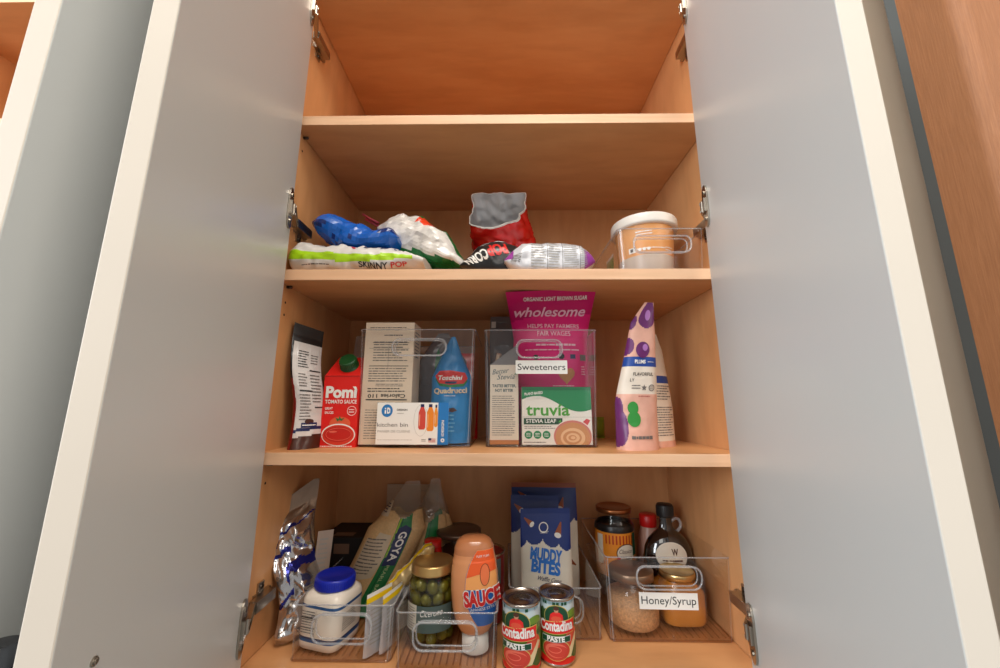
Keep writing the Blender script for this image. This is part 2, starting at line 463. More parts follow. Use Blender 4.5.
def door(parent, H, e, n, L, t, z0, z1, side, hz=(), wallx=None, handle=True, flipface=False, hz0=0.04):
    """slab door: H = inner-face hinge corner, e unit vector along the door, n unit normal out of the INNER face"""
    m = MB(); H3 = V((H[0], H[1], 0)); e3 = V((*e, 0)); n3 = V((*n, 0))
    vs = [H3+e3*a-n3*b+V((0, 0, z)) for z in (z0, z1) for b in (0, t) for a in (0, L)]
    m.add(vs, [(0, 2, 3, 1), (4, 5, 7, 6), (0, 1, 5, 4), (2, 6, 7, 3), (0, 4, 6, 2), (1, 3, 7, 5)],
          [door_edge, door_edge, door_face, door_face, door_edge, door_edge])
    d = m.build('door', parent, bevel=0.0009)
    for z in hz: hinge(d, H, e, n, side, z, wallx)
    if handle:
        # black bar pull on the outer face, its screws coming through
        hm = MB(); c = H3+e3*(L-handle)-n3*(t+.030)
        ztop = 0.223
        pr = [(0.0085, 0), (0.0098, .0015), (0.0098, ztop-hz0-.0015), (0.0085, ztop-hz0)]
        hm.lathe(pr, black_gloss, c=(c.x, c.y, hz0), seg=28)
        for zz in (hz0+.02, ztop-.017):
            a = H3+e3*(L-handle)-n3*(t-.001)+V((0, 0, zz)); hm.tube([a, a-n3*.026], 0.0055, black_gloss, seg=16)
        hm.build('handle', d, 'black bar pull')
        sc = H3+e3*(L-handle)+V((0, 0, ztop-.017))
        sm = MB(); K = 14
        for rr, b0, b1 in ((.0028, .0, .0012), (.0018, .0012, .0022)):
            vs = [sc+e3*rr*cos(2*PI*q/K)+V((0, 0, rr*sin(2*PI*q/K)))+n3*b for b in (b0, b1) for q in range(K)]
            sm.add(vs, [tuple(range(K, 2*K))]+[(q, (q+1) % K, K+(q+1) % K, K+q) for q in range(K)], chrome)
        sm.build('screw', d, 'small silver screw')
    return d

def carcass(name, label, x0, x1, pins=True):
    t = thing(name, label, 'cabinet', ((x0+x1)/2, 0.15, -.14))
    for sg, x in ((-1, x0), (1, x1)):
        m = MB(); m.box(min(x, x+sg*TH), max(x, x+sg*TH), 0.0, DEP+.006, -.14, ZC+.12, maple_z,
              mats=[maple_z, maple_z, maple_edge, maple_z, maple_z, maple_z])
        if pins:
            for zz in (Z1-TH-.030, Z2-TH-.030, Z2-.07, Z3-.05):
                xs = x-sg*.0004
                m.add([(xs, .030+.0022*cos(2*PI*q/10), zz+.0022*sin(2*PI*q/10)) for q in range(10)], [tuple(range(10))], holemat)
        m.build('side_panel', t)
    m = MB(); m.box(x0, x1, DEP, DEP+.006, -.14, ZC+.12, maple_z); m.build('back_panel', t)
    for nm, z in (('shelf', Z3), ('shelf', Z2), ('shelf', Z1), ('bottom_panel', -ZB), ('top_panel', ZC+TH)):
        m = MB(); g = 0.0008
        m.box(x0+g, x1-g, 0.0, DEP-.001, z-TH, z, maple_x, mats=[maple_x, maple_x, maple_edge, maple_x, maple_edge, maple_edge])
        sh = m.build(nm, t, bevel=0.0006)
        if nm == 'shelf' and pins:
            for sg, x in ((-1, x0), (1, x1)):
                pm = MB(); pm.tube([(x-sg*.0005, .030, z-TH-.0028), (x-sg*.009, .030, z-TH-.0028)], .0025, darkmetal)
                pm.build('shelf_pin', sh)
    return t

def ab(deg): return sin(math.radians(deg)), cos(math.radians(deg))
cab = carcass('pantry_cabinet', 'tall maple-lined pantry cabinet with both grey doors open and groceries on its shelves', -W2, W2)
s1, c1 = ab(17.7)
door(cab, (-.345, -.020), (s1, -c1), (c1, s1), .360, .016, -.12, 1.245, -1, hz=(.073, .671, 1.062), wallx=-W2, handle=.036)
s2, c2 = ab(14.5)
door(cab, (.330, -.020), (-s2, -c2), (-c2, s2), .360, .0155, -.12, 1.245, 1, hz=(.073, .671, 1.056), wallx=W2, handle=.036)
nb = carcass('side_cabinet', 'maple-lined cabinet at the left edge behind its own open grey door', -1.125, -.412, pins=False)
s3, c3 = ab(14.5)
door(nb, (-.436, -.015), (s3, -c3), (-c3, -s3), .360, .016, -.12, 1.245, 1, handle=0)
tc = thing('closed_cabinet', 'closed taupe cabinet beyond the right open door', 'cabinet', (.56, .15, -.14))
m = MB(); m.box(.392, .702, .004, DEP, -.14, 1.25, taupe); m.build('cabinet_body', tc)
m = MB(); m.box(.394, .701, -.016, .003, -.12, 1.245, taupe); m.build('door', tc, bevel=.001)
m = MB(); m.box(-2.0, 2.2, .33, .36, -1.2, 1.8, wallpaint); tag(m.build('wall_back'), kind='structure')
# oak panel with a rounded nose, to the right and nearer the camera
m = MB(); N = 10; pr = []
ox0, oy0, r_ = .606, -.158, .016
for q in range(N+1):
    a = PI/2*q/N; pr.append((ox0+r_-r_*cos(a), oy0-r_*sin(a)))
pr = [(ox0, -.108)]+pr+[(1.15, oy0-r_), (1.15, -.108)]
K = len(pr); vs = [(x, y, z) for z in (-.4, 1.6) for x, y in pr]
m.add(vs, [tuple(range(K))[::-1], tuple(range(K, 2*K))]+[(i, (i+1) % K, K+(i+1) % K, K+i) for i in range(K)], oak)
tag(m.build('oak_panel', origin=(.9, -.13, -.4)), 'reddish brown oak panel with a rounded edge at the far right', 'panel')

# ------------------------------------------------------------------ clear bins
def rrect(x0, x1, z0, z1, r, n=6):
    o = []
    for cx, cz, a0 in ((x1-r, z1-r, 0), (x0+r, z1-r, PI/2), (x0+r, z0+r, PI), (x1-r, z0+r, 1.5*PI)):
        for k in range(n+1):
            a = a0+PI/2*k/n; o.append((cx+r*cos(a), cz+r*sin(a)))
    return o
def clear_bin(name, label, x, y, z, w, d, h, hw=None, hh=None, hz=None, hx=0, flare=0.004, group='clear plastic bins on the shelves', ridges=True, hr=.012, depthy=.009):
    """x centre, y front; floor, walls with thickness, rolled rim, pierced front grip"""
    t = thing(name, label, 'bin', (x, y+d/2, z), group=group)
    T = .0022; r = .007
    def plan(x0, x1, y0, y1, r, n=4):
        return [(a, b) for a, b in rrect(x0, x1, y0, y1, r, n)]
    def loop(zz, ins):
        k = flare*(zz/h)
        return [(x+a, y+d/2+b, z+zz) for a, b in rrect(-w/2+flare-k+ins, w/2-flare+k-ins, -d/2+flare-k+ins, d/2-flare+k-ins, r, 5)]
    o0, o1 = loop(.0008, 0), loop(h, 0); i1, i0 = loop(h, T), loop(.003, T); n = len(o0)
    m = MB()
    def fsel(k):  # front flat panel segment of the loop: between the two bottom corners (y low)
        return k == 17
    ks = [k for k in range(n) if not fsel(k)]
    m.add(o0+o1, [(k, (k+1) % n, n+(k+1) % n, n+k) for k in ks], [plastic_rim_highlight if k % 6 in (1, 3) else plastic for k in ks])  # corner strips take the hazy rim plastic as painted highlights
    m.add(i0+i1, [(k, n+k, n+(k+1) % n, (k+1) % n) for k in range(n) if not fsel(k)], plastic)
    m.add(o1+i1, [(k, (k+1) % n, n+(k+1) % n, n+k) for k in range(n)], plastic_rim_highlight)
    m.add(o0, [tuple(range(n))[::-1]], plastic_base); m.add(i0, [tuple(range(n))], plastic)
    # front panel with the hole
    k = 17; k2 = 18
    def fr(lp, u, v, lo, hi):  # point on front face
        a = V(lo[k]).lerp(V(lo[k2]), u); b = V(hi[k]).lerp(V(hi[k2]), u); return a.lerp(b, v)
    hz = hz if hz else h*.62
    if hw:
        u0, u1 = .5+(hx-hw/2)/(w-.02), .5+(hx+hw/2)/(w-.02); v0, v1 = (hz-hh/2)/h, (hz+hh/2)/h
        rr = hr
        hole = rrect(hx-hw/2, hx+hw/2, hz-hh/2, hz+hh/2, rr, 6)
        N = len(hole); W_ = (w-.014)/2
        outer = []
        for px, pz in hole:   # match every hole vertex with a point on the panel border
            ax, az = px-hx, pz-hz; L_ = []
            if ax > 1e-9: L_.append((W_-hx)/ax)
            if ax < -1e-9: L_.append((-W_-hx)/ax)
            if az > 1e-9: L_.append((h-hz)/az)
            if az < -1e-9: L_.append((-hz)/az)
            q = min(L_); outer.append((hx+ax*q, hz+az*q))
        def P3(px, pz, ins):
            A = o0 if ins == 0 else i0; B = o1 if ins == 0 else i1
            u = .5+px/(2*W_); v = pz/h
            return V(A[k]).lerp(V(A[k2]), u).lerp(V(B[k]).lerp(V(B[k2]), u), v)
        # corners need their own vertices: add border corners through a polygon with a hole
        border = [(-W_, 0), (W_, 0), (W_, h), (-W_, h)]
        tri = tessellate_polygon([[V((a, b, 0)) for a, b in border], [V((a, b, 0)) for a, b in hole]])
        allp = border+hole
        for ins in (0, 1):
            m.add([P3(a, b, ins) for a, b in allp], tri, plastic)
    else:
        for A, B in ((o0, o1), (i0, i1)): m.add([A[k], A[k2], B[k2], B[k]], [(0, 1, 2, 3)], plastic)
    if ridges:
        nr = int(w/.011)
        for q in range(nr):
            xx = x-w/2+.014+(w-.028)*q/(nr-1)
            m.box(xx-.0012, xx+.0012, y+.012, y+d-.012, z+.0031, z+.0042, plastic_base)
    m.build('bin_body', t)
    rm = MB(); rm.tube([(a[0], a[1], a[2]) for a in o1], .0011, plastic_rim_highlight, seg=6, closed=True)
    rm.build('rim', t)
    rm = MB(); rm.tube([(a[0], a[1], z+.0025) for a in o0], .0016, plastic_base, seg=6, closed=True); rm.build('foot_rim', t)
    if hw:
        g = MB(); lp = [P3(a, b, 0) for a, b in hole]
        out = V((0, -1, 0))
        lp2 = [P3(hx+(a-hx)*1.06, hz+(b-hz)*1.12, 0)+out*depthy for a, b in hole]
        g.add(lp+lp2, [(q, (q+1) % N, N+(q+1) % N, N+q) for q in range(N)], plastic, True)
        g.tube(lp2, .0016, plastic_rim_highlight, seg=8, closed=True)
        g.tube(lp, .0012, plastic_rim_highlight, seg=6, closed=True)
        g.build('grip', t)
    return t

def card(parent, S, w, h, name='label_card', mat=white, marks=None, th=.0006, label=None):
    """thin printed card centred at S(0,0)"""
    m = MB(); p, n = S(0, 0)
    c = [S(a, b)[0] for a, b in ((-w/2, -h/2), (w/2, -h/2), (w/2, h/2), (-w/2, h/2))]
    vs = c+[q+n*th for q in c]
    m.add(vs, [(3, 2, 1, 0), (4, 5, 6, 7), (0, 1, 5, 4), (1, 2, 6, 5), (2, 3, 7, 6), (3, 0, 4, 7)], mat)
    S2 = lambda x, y: (S(x, y)[0]+n*th, n)
    if marks: marks(m, S2)
    return m.build(name, parent, label)

def front_S(x, z, y): return plane_S((x, y, z), (1, 0, 0), (0, 0, 1))

# ================================================================== upper shelf (z = Z2)
# --- white bag with a lime stripe, lying along the left
t = thing('snack_bag', 'flat white snack bag with a lime green stripe, left end of the upper shelf', 'snack bag', (-.255, .09, Z2), group='snack bags on the upper shelf')
bagwhite = P('white_bag_film', rgb(214, 210, 204), 0.35, spec=.5); lime = P('lime_bag_print', rgb(168, 214, 22), 0.35)
def wm(u, a):
    a = (a+180) % 360-180
    lo, hi = -17+4*sin(u*9)+5*u, 11+4*sin(u*7+1)
    if lo < a < hi and .0 < u < .93: return lime
    return bagwhite
m = MB(); S, Ln = sack(m, (-.366, .071, Z2+.030), (-.132, .066, Z2+.023), .062, lambda u: .034-.010*u+.003*sin(u*20), wm, amp=.0058, freq=34, seed=3, taper=(.05, .16), endz=.35, flat=Z2+.0005)
Sx = lambda x, y: S(x, y*1)
mm = lambda x, y: S(x, (y/.075)*57)
text(m, mm, 'SKINNY', .152, -.047, .0215, black, width=.050, bold=.02, L=.006, lay=2)
text(m, mm, 'POP', .195, -.047, .0215, red, width=.026, bold=.02, L=.006, lay=2)
fine(m, mm, .03, .09, -.040, -.030, 1, greyink, 2, L=.01)
for k, (xx, ln) in enumerate(((.05, .012), (.072, .01), (.09, .015), (.13, .012), (.15, .014), (.17, .01))):
    text(m, mm, 'POPCORN'[k], xx+.01, .085, -.030, navy, width=-.013, lay=2, L=.006, bold=.03, rot=.2*(k % 3-1))
ell(m, mm, .112, .052, .004, .005, red, 2, .006)
m.build('bag_body', t)

# --- crumpled blue bag on top
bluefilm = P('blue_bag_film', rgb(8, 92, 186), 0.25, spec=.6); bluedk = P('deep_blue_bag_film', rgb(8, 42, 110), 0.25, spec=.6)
t = thing('snack_bag', 'crumpled bright blue snack bag lying on the white bag with the lime stripe', 'snack bag', (-.275, .1, Z2+.062), group='snack bags on the upper shelf')
m = MB()
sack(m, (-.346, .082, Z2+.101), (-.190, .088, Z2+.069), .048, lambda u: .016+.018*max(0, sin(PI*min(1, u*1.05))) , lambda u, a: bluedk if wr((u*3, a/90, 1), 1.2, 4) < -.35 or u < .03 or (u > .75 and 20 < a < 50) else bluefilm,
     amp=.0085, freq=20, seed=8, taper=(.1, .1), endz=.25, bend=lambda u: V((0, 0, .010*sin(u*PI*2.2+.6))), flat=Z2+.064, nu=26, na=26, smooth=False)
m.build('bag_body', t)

# --- white and green bag with orange corners, slumping to the right
wfilm = P('glossy_white_bag_film', rgb(226, 222, 216), 0.22, spec=.7); gfilm = P('green_bag_print', rgb(20, 112, 52), 0.3); ofilm = P('orange_red_bag_print', rgb(236, 70, 34), 0.3)
t = thing('snack_bag', 'white and green snack bag with orange-red patches slumping to the right of the blue bag', 'snack bag', (-.15, .1, Z2), group='snack bags on the upper shelf')
def gm(u, a):
    a = (a+180) % 360-180
    if a < -28-14*sin(u*4): return gfilm
    if u > .965 or u < .02: return gfilm
    if u < .13 and 25 < a < 110: return ofilm
    if .40 < u < .52 and 38 < a < 95: return ofilm
    if u > .2 and a > 66: return gfilm
    return wfilm
m = MB()
sack(m, (-.246, .130, Z2+.127), (-.057, .098, Z2+.026), lambda u: .030+.022*sin(PI*u)**.7, lambda u: .013+.030*sin(PI*min(1, u*1.15+.02))**.8, gm, amp=.0095, freq=20, seed=12,
     taper=(.12, .2), endz=.3, bend=lambda u: V((0, 0, .016*sin(PI*u))), flat=Z2+.001, nu=40, na=40, smooth=False)
m.build('bag_body', t)
t = thing('snack_bag', 'pinkish crumpled bag end with a pink clip, peeking over the blue bag', 'snack bag', (-.25, .2, Z2))
pink = P('pink_plastic', rgb(226, 92, 110), 0.4); rdfilm = P('red_bag_film', rgb(220, 26, 22), 0.22, spec=.7)
m = MB(); sack(m, (-.318, .20, Z2+.07), (-.21, .21, Z2+.07), .03, .075, P('rose_bag_film', rgb(150, 50, 60), .35), amp=.01, freq=24, seed=2, taper=(.3, .3), flat=Z2+.001)
m.build('bag_body', t)
m = MB(); m.tube([(-.302, .165, Z2+.187), (-.285, .165, Z2+.176), (-.268, .165, Z2+.167)], .0045, pink, seg=8, sq=.6)
m.tube([(-.299, .172, Z2+.180), (-.268, .172, Z2+.162)], .003, pink, seg=8)
m.build('bag_clip', t, 'pink bag clip')

# --- open red bag, silver inside, mouth towards the room
t = thing('snack_bag', 'open red snack bag with its crumpled silver mouth facing out', 'snack bag', (0, .16, Z2), group='snack bags on the upper shelf')
silv = P('silver_bag_lining', rgb(206, 206, 208), 0.4, .3, bump=.3, bscale=60)
orgm = P('brown_orange_bag_print', rgb(150, 66, 18), 0.35)
m = MB()
MOUTH = [(0, 1.02), (22, 1.05), (44, 1.42), (62, 1.12), (90, .98), (112, 1.05), (136, 1.38), (158, 1.02), (190, .98), (215, 1.28), (240, 1.15), (265, .92), (290, .80), (320, .92), (345, .90), (360, 1.02)]
def mouthr(a):
    a %= 360
    for (a0, r0), (a1, r1) in zip(MOUTH, MOUTH[1:]):
        if a0 <= a <= a1: return r0+(r1-r0)*(a-a0)/(a1-a0)
def redfn(inner):
    def fn(u, v):
        a = 2*PI*u
        # body rises from the shelf, bends forward and opens towards the room
        c = V((.024-.032*v, .215-.080*v**1.5, Z2+.022+.158*v**.85))
        tl = math.radians(8+64*v**1.4); nrm_ = V((0, -sin(tl), cos(tl)))
        yb = V((0, cos(tl), sin(tl)))
        rx = .056+.012*sin(PI*v); rz = .014+.036*v**.8
        mr = 1+(mouthr(math.degrees(a))-1)*v**3
        am = .0115*(.5+.5*min(1, v*3))
        ca, sa = cos(a), sin(a)
        p = c+V((1, 0, 0))*rx*ca*mr+yb*rz*sa*mr
        q = wr((p.x, p.y, p.z), 28, 31); d = (V((1, 0, 0))*ca+yb*sa)
        p += d*am*q*(1-.5*v)
        if inner: p -= d*.0022
        if p.z < Z2+.0005: p.z = Z2+.0005
        return p
    return fn
def rm_(u, v):
    if v > .975: return wfilm
    if .55 < u < .92 and v < .55: return orgm if wr((u*5, v*4, 0), 1.5, 9) > -.1 else black
    return rdfilm
m.grid(redfn(False), 90, 60, rm_, cu=True)
m.grid(redfn(True), 90, 60, silv, cu=True, flip=True)
ring = [redfn(False)(k/90, 1) for k in range(90)]; rin = [redfn(True)(k/90, 1) for k in range(90)]
m.add(ring+rin, [(k, (k+1) % 90, 90+(k+1) % 90, 90+k) for k in range(90)], white)
m.build('bag_body', t)

# --- black popcorn bag, printed upside down towards us
blkfilm = P('black_bag_film', rgb(24, 24, 26), 0.3, spec=.6)
t = thing('snack_bag', 'black snack bag with upside-down red and white lettering below the open red bag', 'snack bag', (-.01, .07, Z2), group='snack bags on the upper shelf')
m = MB()
S, Ln = sack(m, (-.073, .088, Z2+.022), (.060, .088, Z2+.030), .062, lambda u: .016+.036*sin(PI*min(1, u*.95+.06))**1.1, blkfilm, amp=.0045, freq=24, seed=5, taper=(.25, .1), endz=.3, flat=Z2+.001)
mm = lambda x, y: S(x, (y/.06)*57)
text(m, mm, 'POP', .064, .038, .028, red, width=.036, rot=PI+.2, lay=2, L=.005, bold=.05)
text(m, mm, 'CORN', .026, .022, .026, white, width=.040, rot=PI+.36, lay=2, L=.005, bold=.04)
fine(m, lambda x, y: mm(x, y+.25*x), .02, .085, .038, .042, 1, white, 4, L=.01, th=.5)
m.build('bag_body', t)

# --- silver-white bag with a printed table
t = thing('snack_bag', 'white snack bag with a printed nutrition table and purple folded corners', 'snack bag', (.08, .06, Z2), group='snack bags on the upper shelf')
purple = P('purple_bag_print', rgb(150, 58, 150), 0.35); wf2 = P('satin_white_bag_film', rgb(206, 206, 210), 0.3, .15)
m = MB()
def pm_(u, a): return purple if ((u > .87 and (a % 360 < 35 or a % 360 > 330)) or (u < .10 and 0 < a % 360 < 45)) else wf2
S, Ln = sack(m, (.006, .066, Z2+.022), (.160, .064, Z2+.020), .058, lambda u: .020+.020*sin(PI*min(1, max(0, u*1.02)))**.5, pm_, amp=.0042, freq=22, seed=21, taper=(.2, .16), endz=.25, flat=Z2+.001, sq=3)
mm = lambda x, y: S(x, (y/.06)*57)
for a, b, c, d, r_, s_ in ((.045, .07, -.032, .050, 11, 1), (.074, .095, -.026, .050, 11, 2), (.1, .125, -.032, .052, 14, 3), (.128, .14, -.03, .045, 11, 4)):
    fine(m, mm, a, b, c, d, r_, paleink, s_, L=.008, lay=2, th=.35, word=.3)
for xx in (.072, .0975, .1265): rect(m, mm, xx, xx+.0008, -.04, .058, greyink, 2, .008)
for yy in (.054, .018): rect(m, mm, .045, .12, yy, yy+.0008, greyink, 2, .008)
text(m, mm, 'BOOM', .028, .0, .016, greyink, width=.026, rot=1.4, lay=2, L=.005)
m.build('bag_body', t)

# --- clear bin with a white lidded tub
clear_bin('storage_bin', 'clear plastic bin holding the white-lidded tub at the right of the upper shelf', .279, .028, Z2, .150, .24, .084, hw=.094, hh=.026, hz=.052, hx=-.002, hr=.010, flare=.004)
t = thing('food_tub', 'frosted round tub with a white lid standing in the clear bin on the upper shelf', 'tub', (.278, .105, Z2+.004))
frost = P('frosted_tub_plastic', rgb(202, 186, 170), .4); content = P('peach_tub_label', rgb(226, 160, 96), .4)
lidw = P('white_lid_plastic', rgb(228, 222, 212), .35)
m = MB(); c = (.280, .108, Z2+.0045)
m.lathe([(.045, 0), (.047, .003), (.050, .044, frost), (.0504, .046, content), (.0535, .100, content), (.054, .108, frost)], frost, c=c, seg=56)
S = cyl_S(c, lambda y: .0537+.0)
Sx = lambda x, y: cyl_S(c, lambda yy: .0470+.0068*(yy/.1))(x, y)
fine(m, Sx, -.030, .0, .082, .092, 2, white, 5, lay=3, L=.006); fine(m, Sx, -.03, .03, .055, .060, 1, white, 6, lay=3, L=.006, word=.05)
rect(m, Sx, -.044, -.032, .052, .062, white, 2, .006); rect(m, Sx, -.041, -.036, .054, .060, greyink, 3, .006)
for xx in (-.025, -.018, -.011): ell(m, Sx, xx, .056, .0028, .003, white, 3, .006)
fine(m, Sx, .018, .036, .052, .062, 2, white, 8, lay=3, L=.006)
m.build('tub', t)
m = MB(); m.lathe([(.0555, .104), (.0610, .1045), (.0618, .108), (.0618, .121), (.0605, .1235), (.055, .1245), (.054, .1225), (.001, .1225)], lidw, c=c, seg=56); m.build('lid', t, 'white round lid')
t = thing('snack_pack', 'narrow green packet beside the tub in the upper bin', 'packet', (.222, .16, Z2+.004))
m = MB(); bag(m, .05, .075, .012, lambda u, v, s: gfilm if v < .9 else wfilm, seed=6, amp=.002, nu=20, nv=24); m.M = None
m.v = [(.223+p[1], .15+p[0], Z2+.0045+p[2]) for p in m.v]
m.build('bag_body', t)

# ================================================================== middle shelf (z = Z3)
# --- chocolate chip bag: seen from the side, black top
t = thing('baking_bag', 'upright bag with a black top and a white information panel against the left wall', 'bag', (-.32, .06, Z3))
chocw = P('white_panel_film', rgb(206, 200, 196), .35); dkred = P('dark_red_bag_print', rgb(120, 16, 14), .35); choc = P('brown_bag_print', rgb(70, 32, 18), .3)
def cm(u, v, s):
    if v > .85: return blkfilm
    if u < .10+.03*sin(v*7): return dkred if v < .55 else blkfilm
    if v < .085+.03*u: return choc
    if .125+.03*u < v < .15+.03*u: return navy
    return chocw
m = MB(); ang = math.radians(38)
def cw(p):
    x = p.x+.006*sin(p.z*28); y = p.y+.022*(p.z/.2)**2+.004*sin(p.z*40)
    xx = x*cos(ang)-y*sin(ang)*.6; yy = x*sin(ang)+y*cos(ang)
    return V((-.3265+xx*.74-.010*(p.z/.2), .054+yy, Z3+p.z-.30*xx*max(0, p.z/.2-.3)))
S = bag(m, .060, .206, .036, cm, seed=14, amp=.0035, freq=22, warp=cw, seal=.1, nu=50)
fine(m, S, -.014, .006, .132, .162, 7, black, 1, L=.008, lay=2, word=.2); fine(m, S, .010, .026, .140, .158, 4, greyink, 11, L=.008, lay=2, word=.2)
rect(m, S, .008, .028, .128, .130, black, 2, .008); rect(m, S, -.014, .010, .093, .0955, black, 2, .008)
fine(m, S, -.014, .004, .100, .124, 5, greyink, 2, L=.008, lay=2, word=.2); fine(m, S, .008, .027, .074, .124, 9, greyink, 3, L=.008, lay=2, word=.2)
fine(m, S, -.015, .006, .045, .090, 9, greyink, 4, L=.008, lay=2, word=.2); rect(m, S, .012, .028, .066, .068, black, 2, .008)
rect(m, S, -.010, .018, .034, .042, navy, 2, .008); fine(m, S, -.008, .016, .036, .040, 1, white, 8, L=.006, lay=3, word=.1, ragged=.05, th=.5)
ell(m, S, .004, .044, .008, .004, choc, 2, .006)
m.build('bag_body', t)

# --- tomato sauce carton
cred = P('carton_red', rgb(222, 30, 24), .35); capg = P('green_cap_plastic', rgb(16, 76, 34), .35); tom = P('tomato_print', rgb(214, 60, 40), .35)
t = thing('sauce_carton', 'red tomato sauce carton with a dark green screw cap', 'carton', (-.262, .08, Z3))
m = MB(); X0, X1, Y0, Y1 = -.3095, -.2475, .070, .128; zf = Z3+.121; zr = Z3+.157
xs = .010
vs = [(X0, Y0, Z3), (X1, Y0, Z3), (X1, Y1, Z3), (X0, Y1, Z3), (X0, Y0, zf), (X1, Y0, zf), (X1, Y1, zf+.03), (X0, Y1, zf+.03), (X0+xs, Y0+.030, zr), (X1-.002, Y0+.030, zr), (X0+xs, Y1, zr), (X1-.002, Y1, zr)]
m.add(vs, [(0, 3, 2, 1), (0, 1, 5, 4), (1, 2, 6, 5), (2, 3, 7, 6), (3, 0, 4, 7), (4, 5, 9, 8), (5, 6, 11, 9), (7, 4, 8, 10), (8, 9, 11, 10), (6, 7, 10, 11)], cred)
S = plane_S(((X0+X1)/2, Y0, Z3), (1, 0, 0), (0, 0, 1))
m.box(X0-.0005, X1+.0005, Y0-.0006, Y0+.002, zf-.0012, zf+.0004, P('carton_red_fold', rgb(180, 26, 22), .4))
text(m, S, 'Pomì', .001, .084, .0185, white, width=.055, bold=.045, lay=2, align='C')
text(m, S, 'TOMATO SAUCE', .001, .0735, .0062, white, width=.055, bold=.02, lay=2)
text(m, S, 'GREAT', -.019, .063, .004, white, width=.013, bold=.02, lay=2); text(m, S, 'SAUCES', -.018, .056, .004, white, width=.015, bold=.02, lay=2)
ringmark(m, S, .021, .061, .008, .008, .0008, white, 2); fine(m, S, .016, .026, .057, .065, 2, white, 3, lay=2, word=.3)
ell(m, S, .002, .040, .018, .011, P('tomato_orange_print', rgb(226, 96, 60), .35), 2)
poly(m, S, [(-.006, .050), (.0, .047), (.001, .053), (.004, .047), (.010, .050), (.005, .044), (.001, .046), (-.002, .043)], green, 4)
ell(m, S, .001, .021, .0290, .0185, white, 3); ell(m, S, .001, .0205, .0272, .0168, tom, 4)
ell(m, S, .001, .022, .024, .013, P('sauce_print', rgb(196, 34, 26), .3), 5)
ringmark(m, S, .002, .022, .022, .0105, .0008, P('sauce_glint', rgb(236, 110, 90), .3), 6); ell(m, S, -.008, .026, .007, .0015, P('sauce_glint', rgb(236, 110, 90), .3), 6)
fine(m, S, -.028, .027, .001, .0035, 1, white, 9, lay=7, th=.7, word=.04, ragged=.02)
m.build('carton_body', t, bevel=.0006)
m = MB()
cc = V((-.2735, Y0+.016, zf+.019)); q = Matrix.Translation(cc) @ Matrix.Rotation(math.radians(49), 4, 'X'); m.M = q
m.lathe([(.0165, -.001), (.0165, .002), (.0148, .0022), (.0150, .014), (.0140, .0165), (.012, .0165), (.001, .016)], capg, seg=40)
for k in range(30):
    a = 2*PI*k/30; m.box(.0149*cos(a)-.0005, .0149*cos(a)+.0005, .0149*sin(a)-.0005, .0149*sin(a)+.0005, .003, .0135, capg)
m.build('cap', t, 'dark green screw cap')

# --- translucent bag with purple print behind the carton
film = clear('translucent_bag_film', (.80, .78, .78), haze=.30, hazecol=(.45, .38, .36, 1), rough=.12)
magp = P('magenta_bag_print', rgb(130, 28, 84), .35)
t = thing('snack_bag', 'translucent bag with magenta print standing behind the red carton', 'snack bag', (-.265, .2, Z3))
m = MB(); S = bag(m, .115, .212, .05, lambda u, v, s: magp if (.38 < u < .8 and .2 < v < .80) or v < .2 else film, seed=17, amp=.004, warp=lambda p: V((-.262+p.x, .175+p.y+.03*p.z, Z3+p.z)), wprof=lambda v: 1-.25*v)
fine(m, S, -.045, -.02, .11, .16, 6, white, 3, L=.01, lay=2)
m.build('bag_body', t)

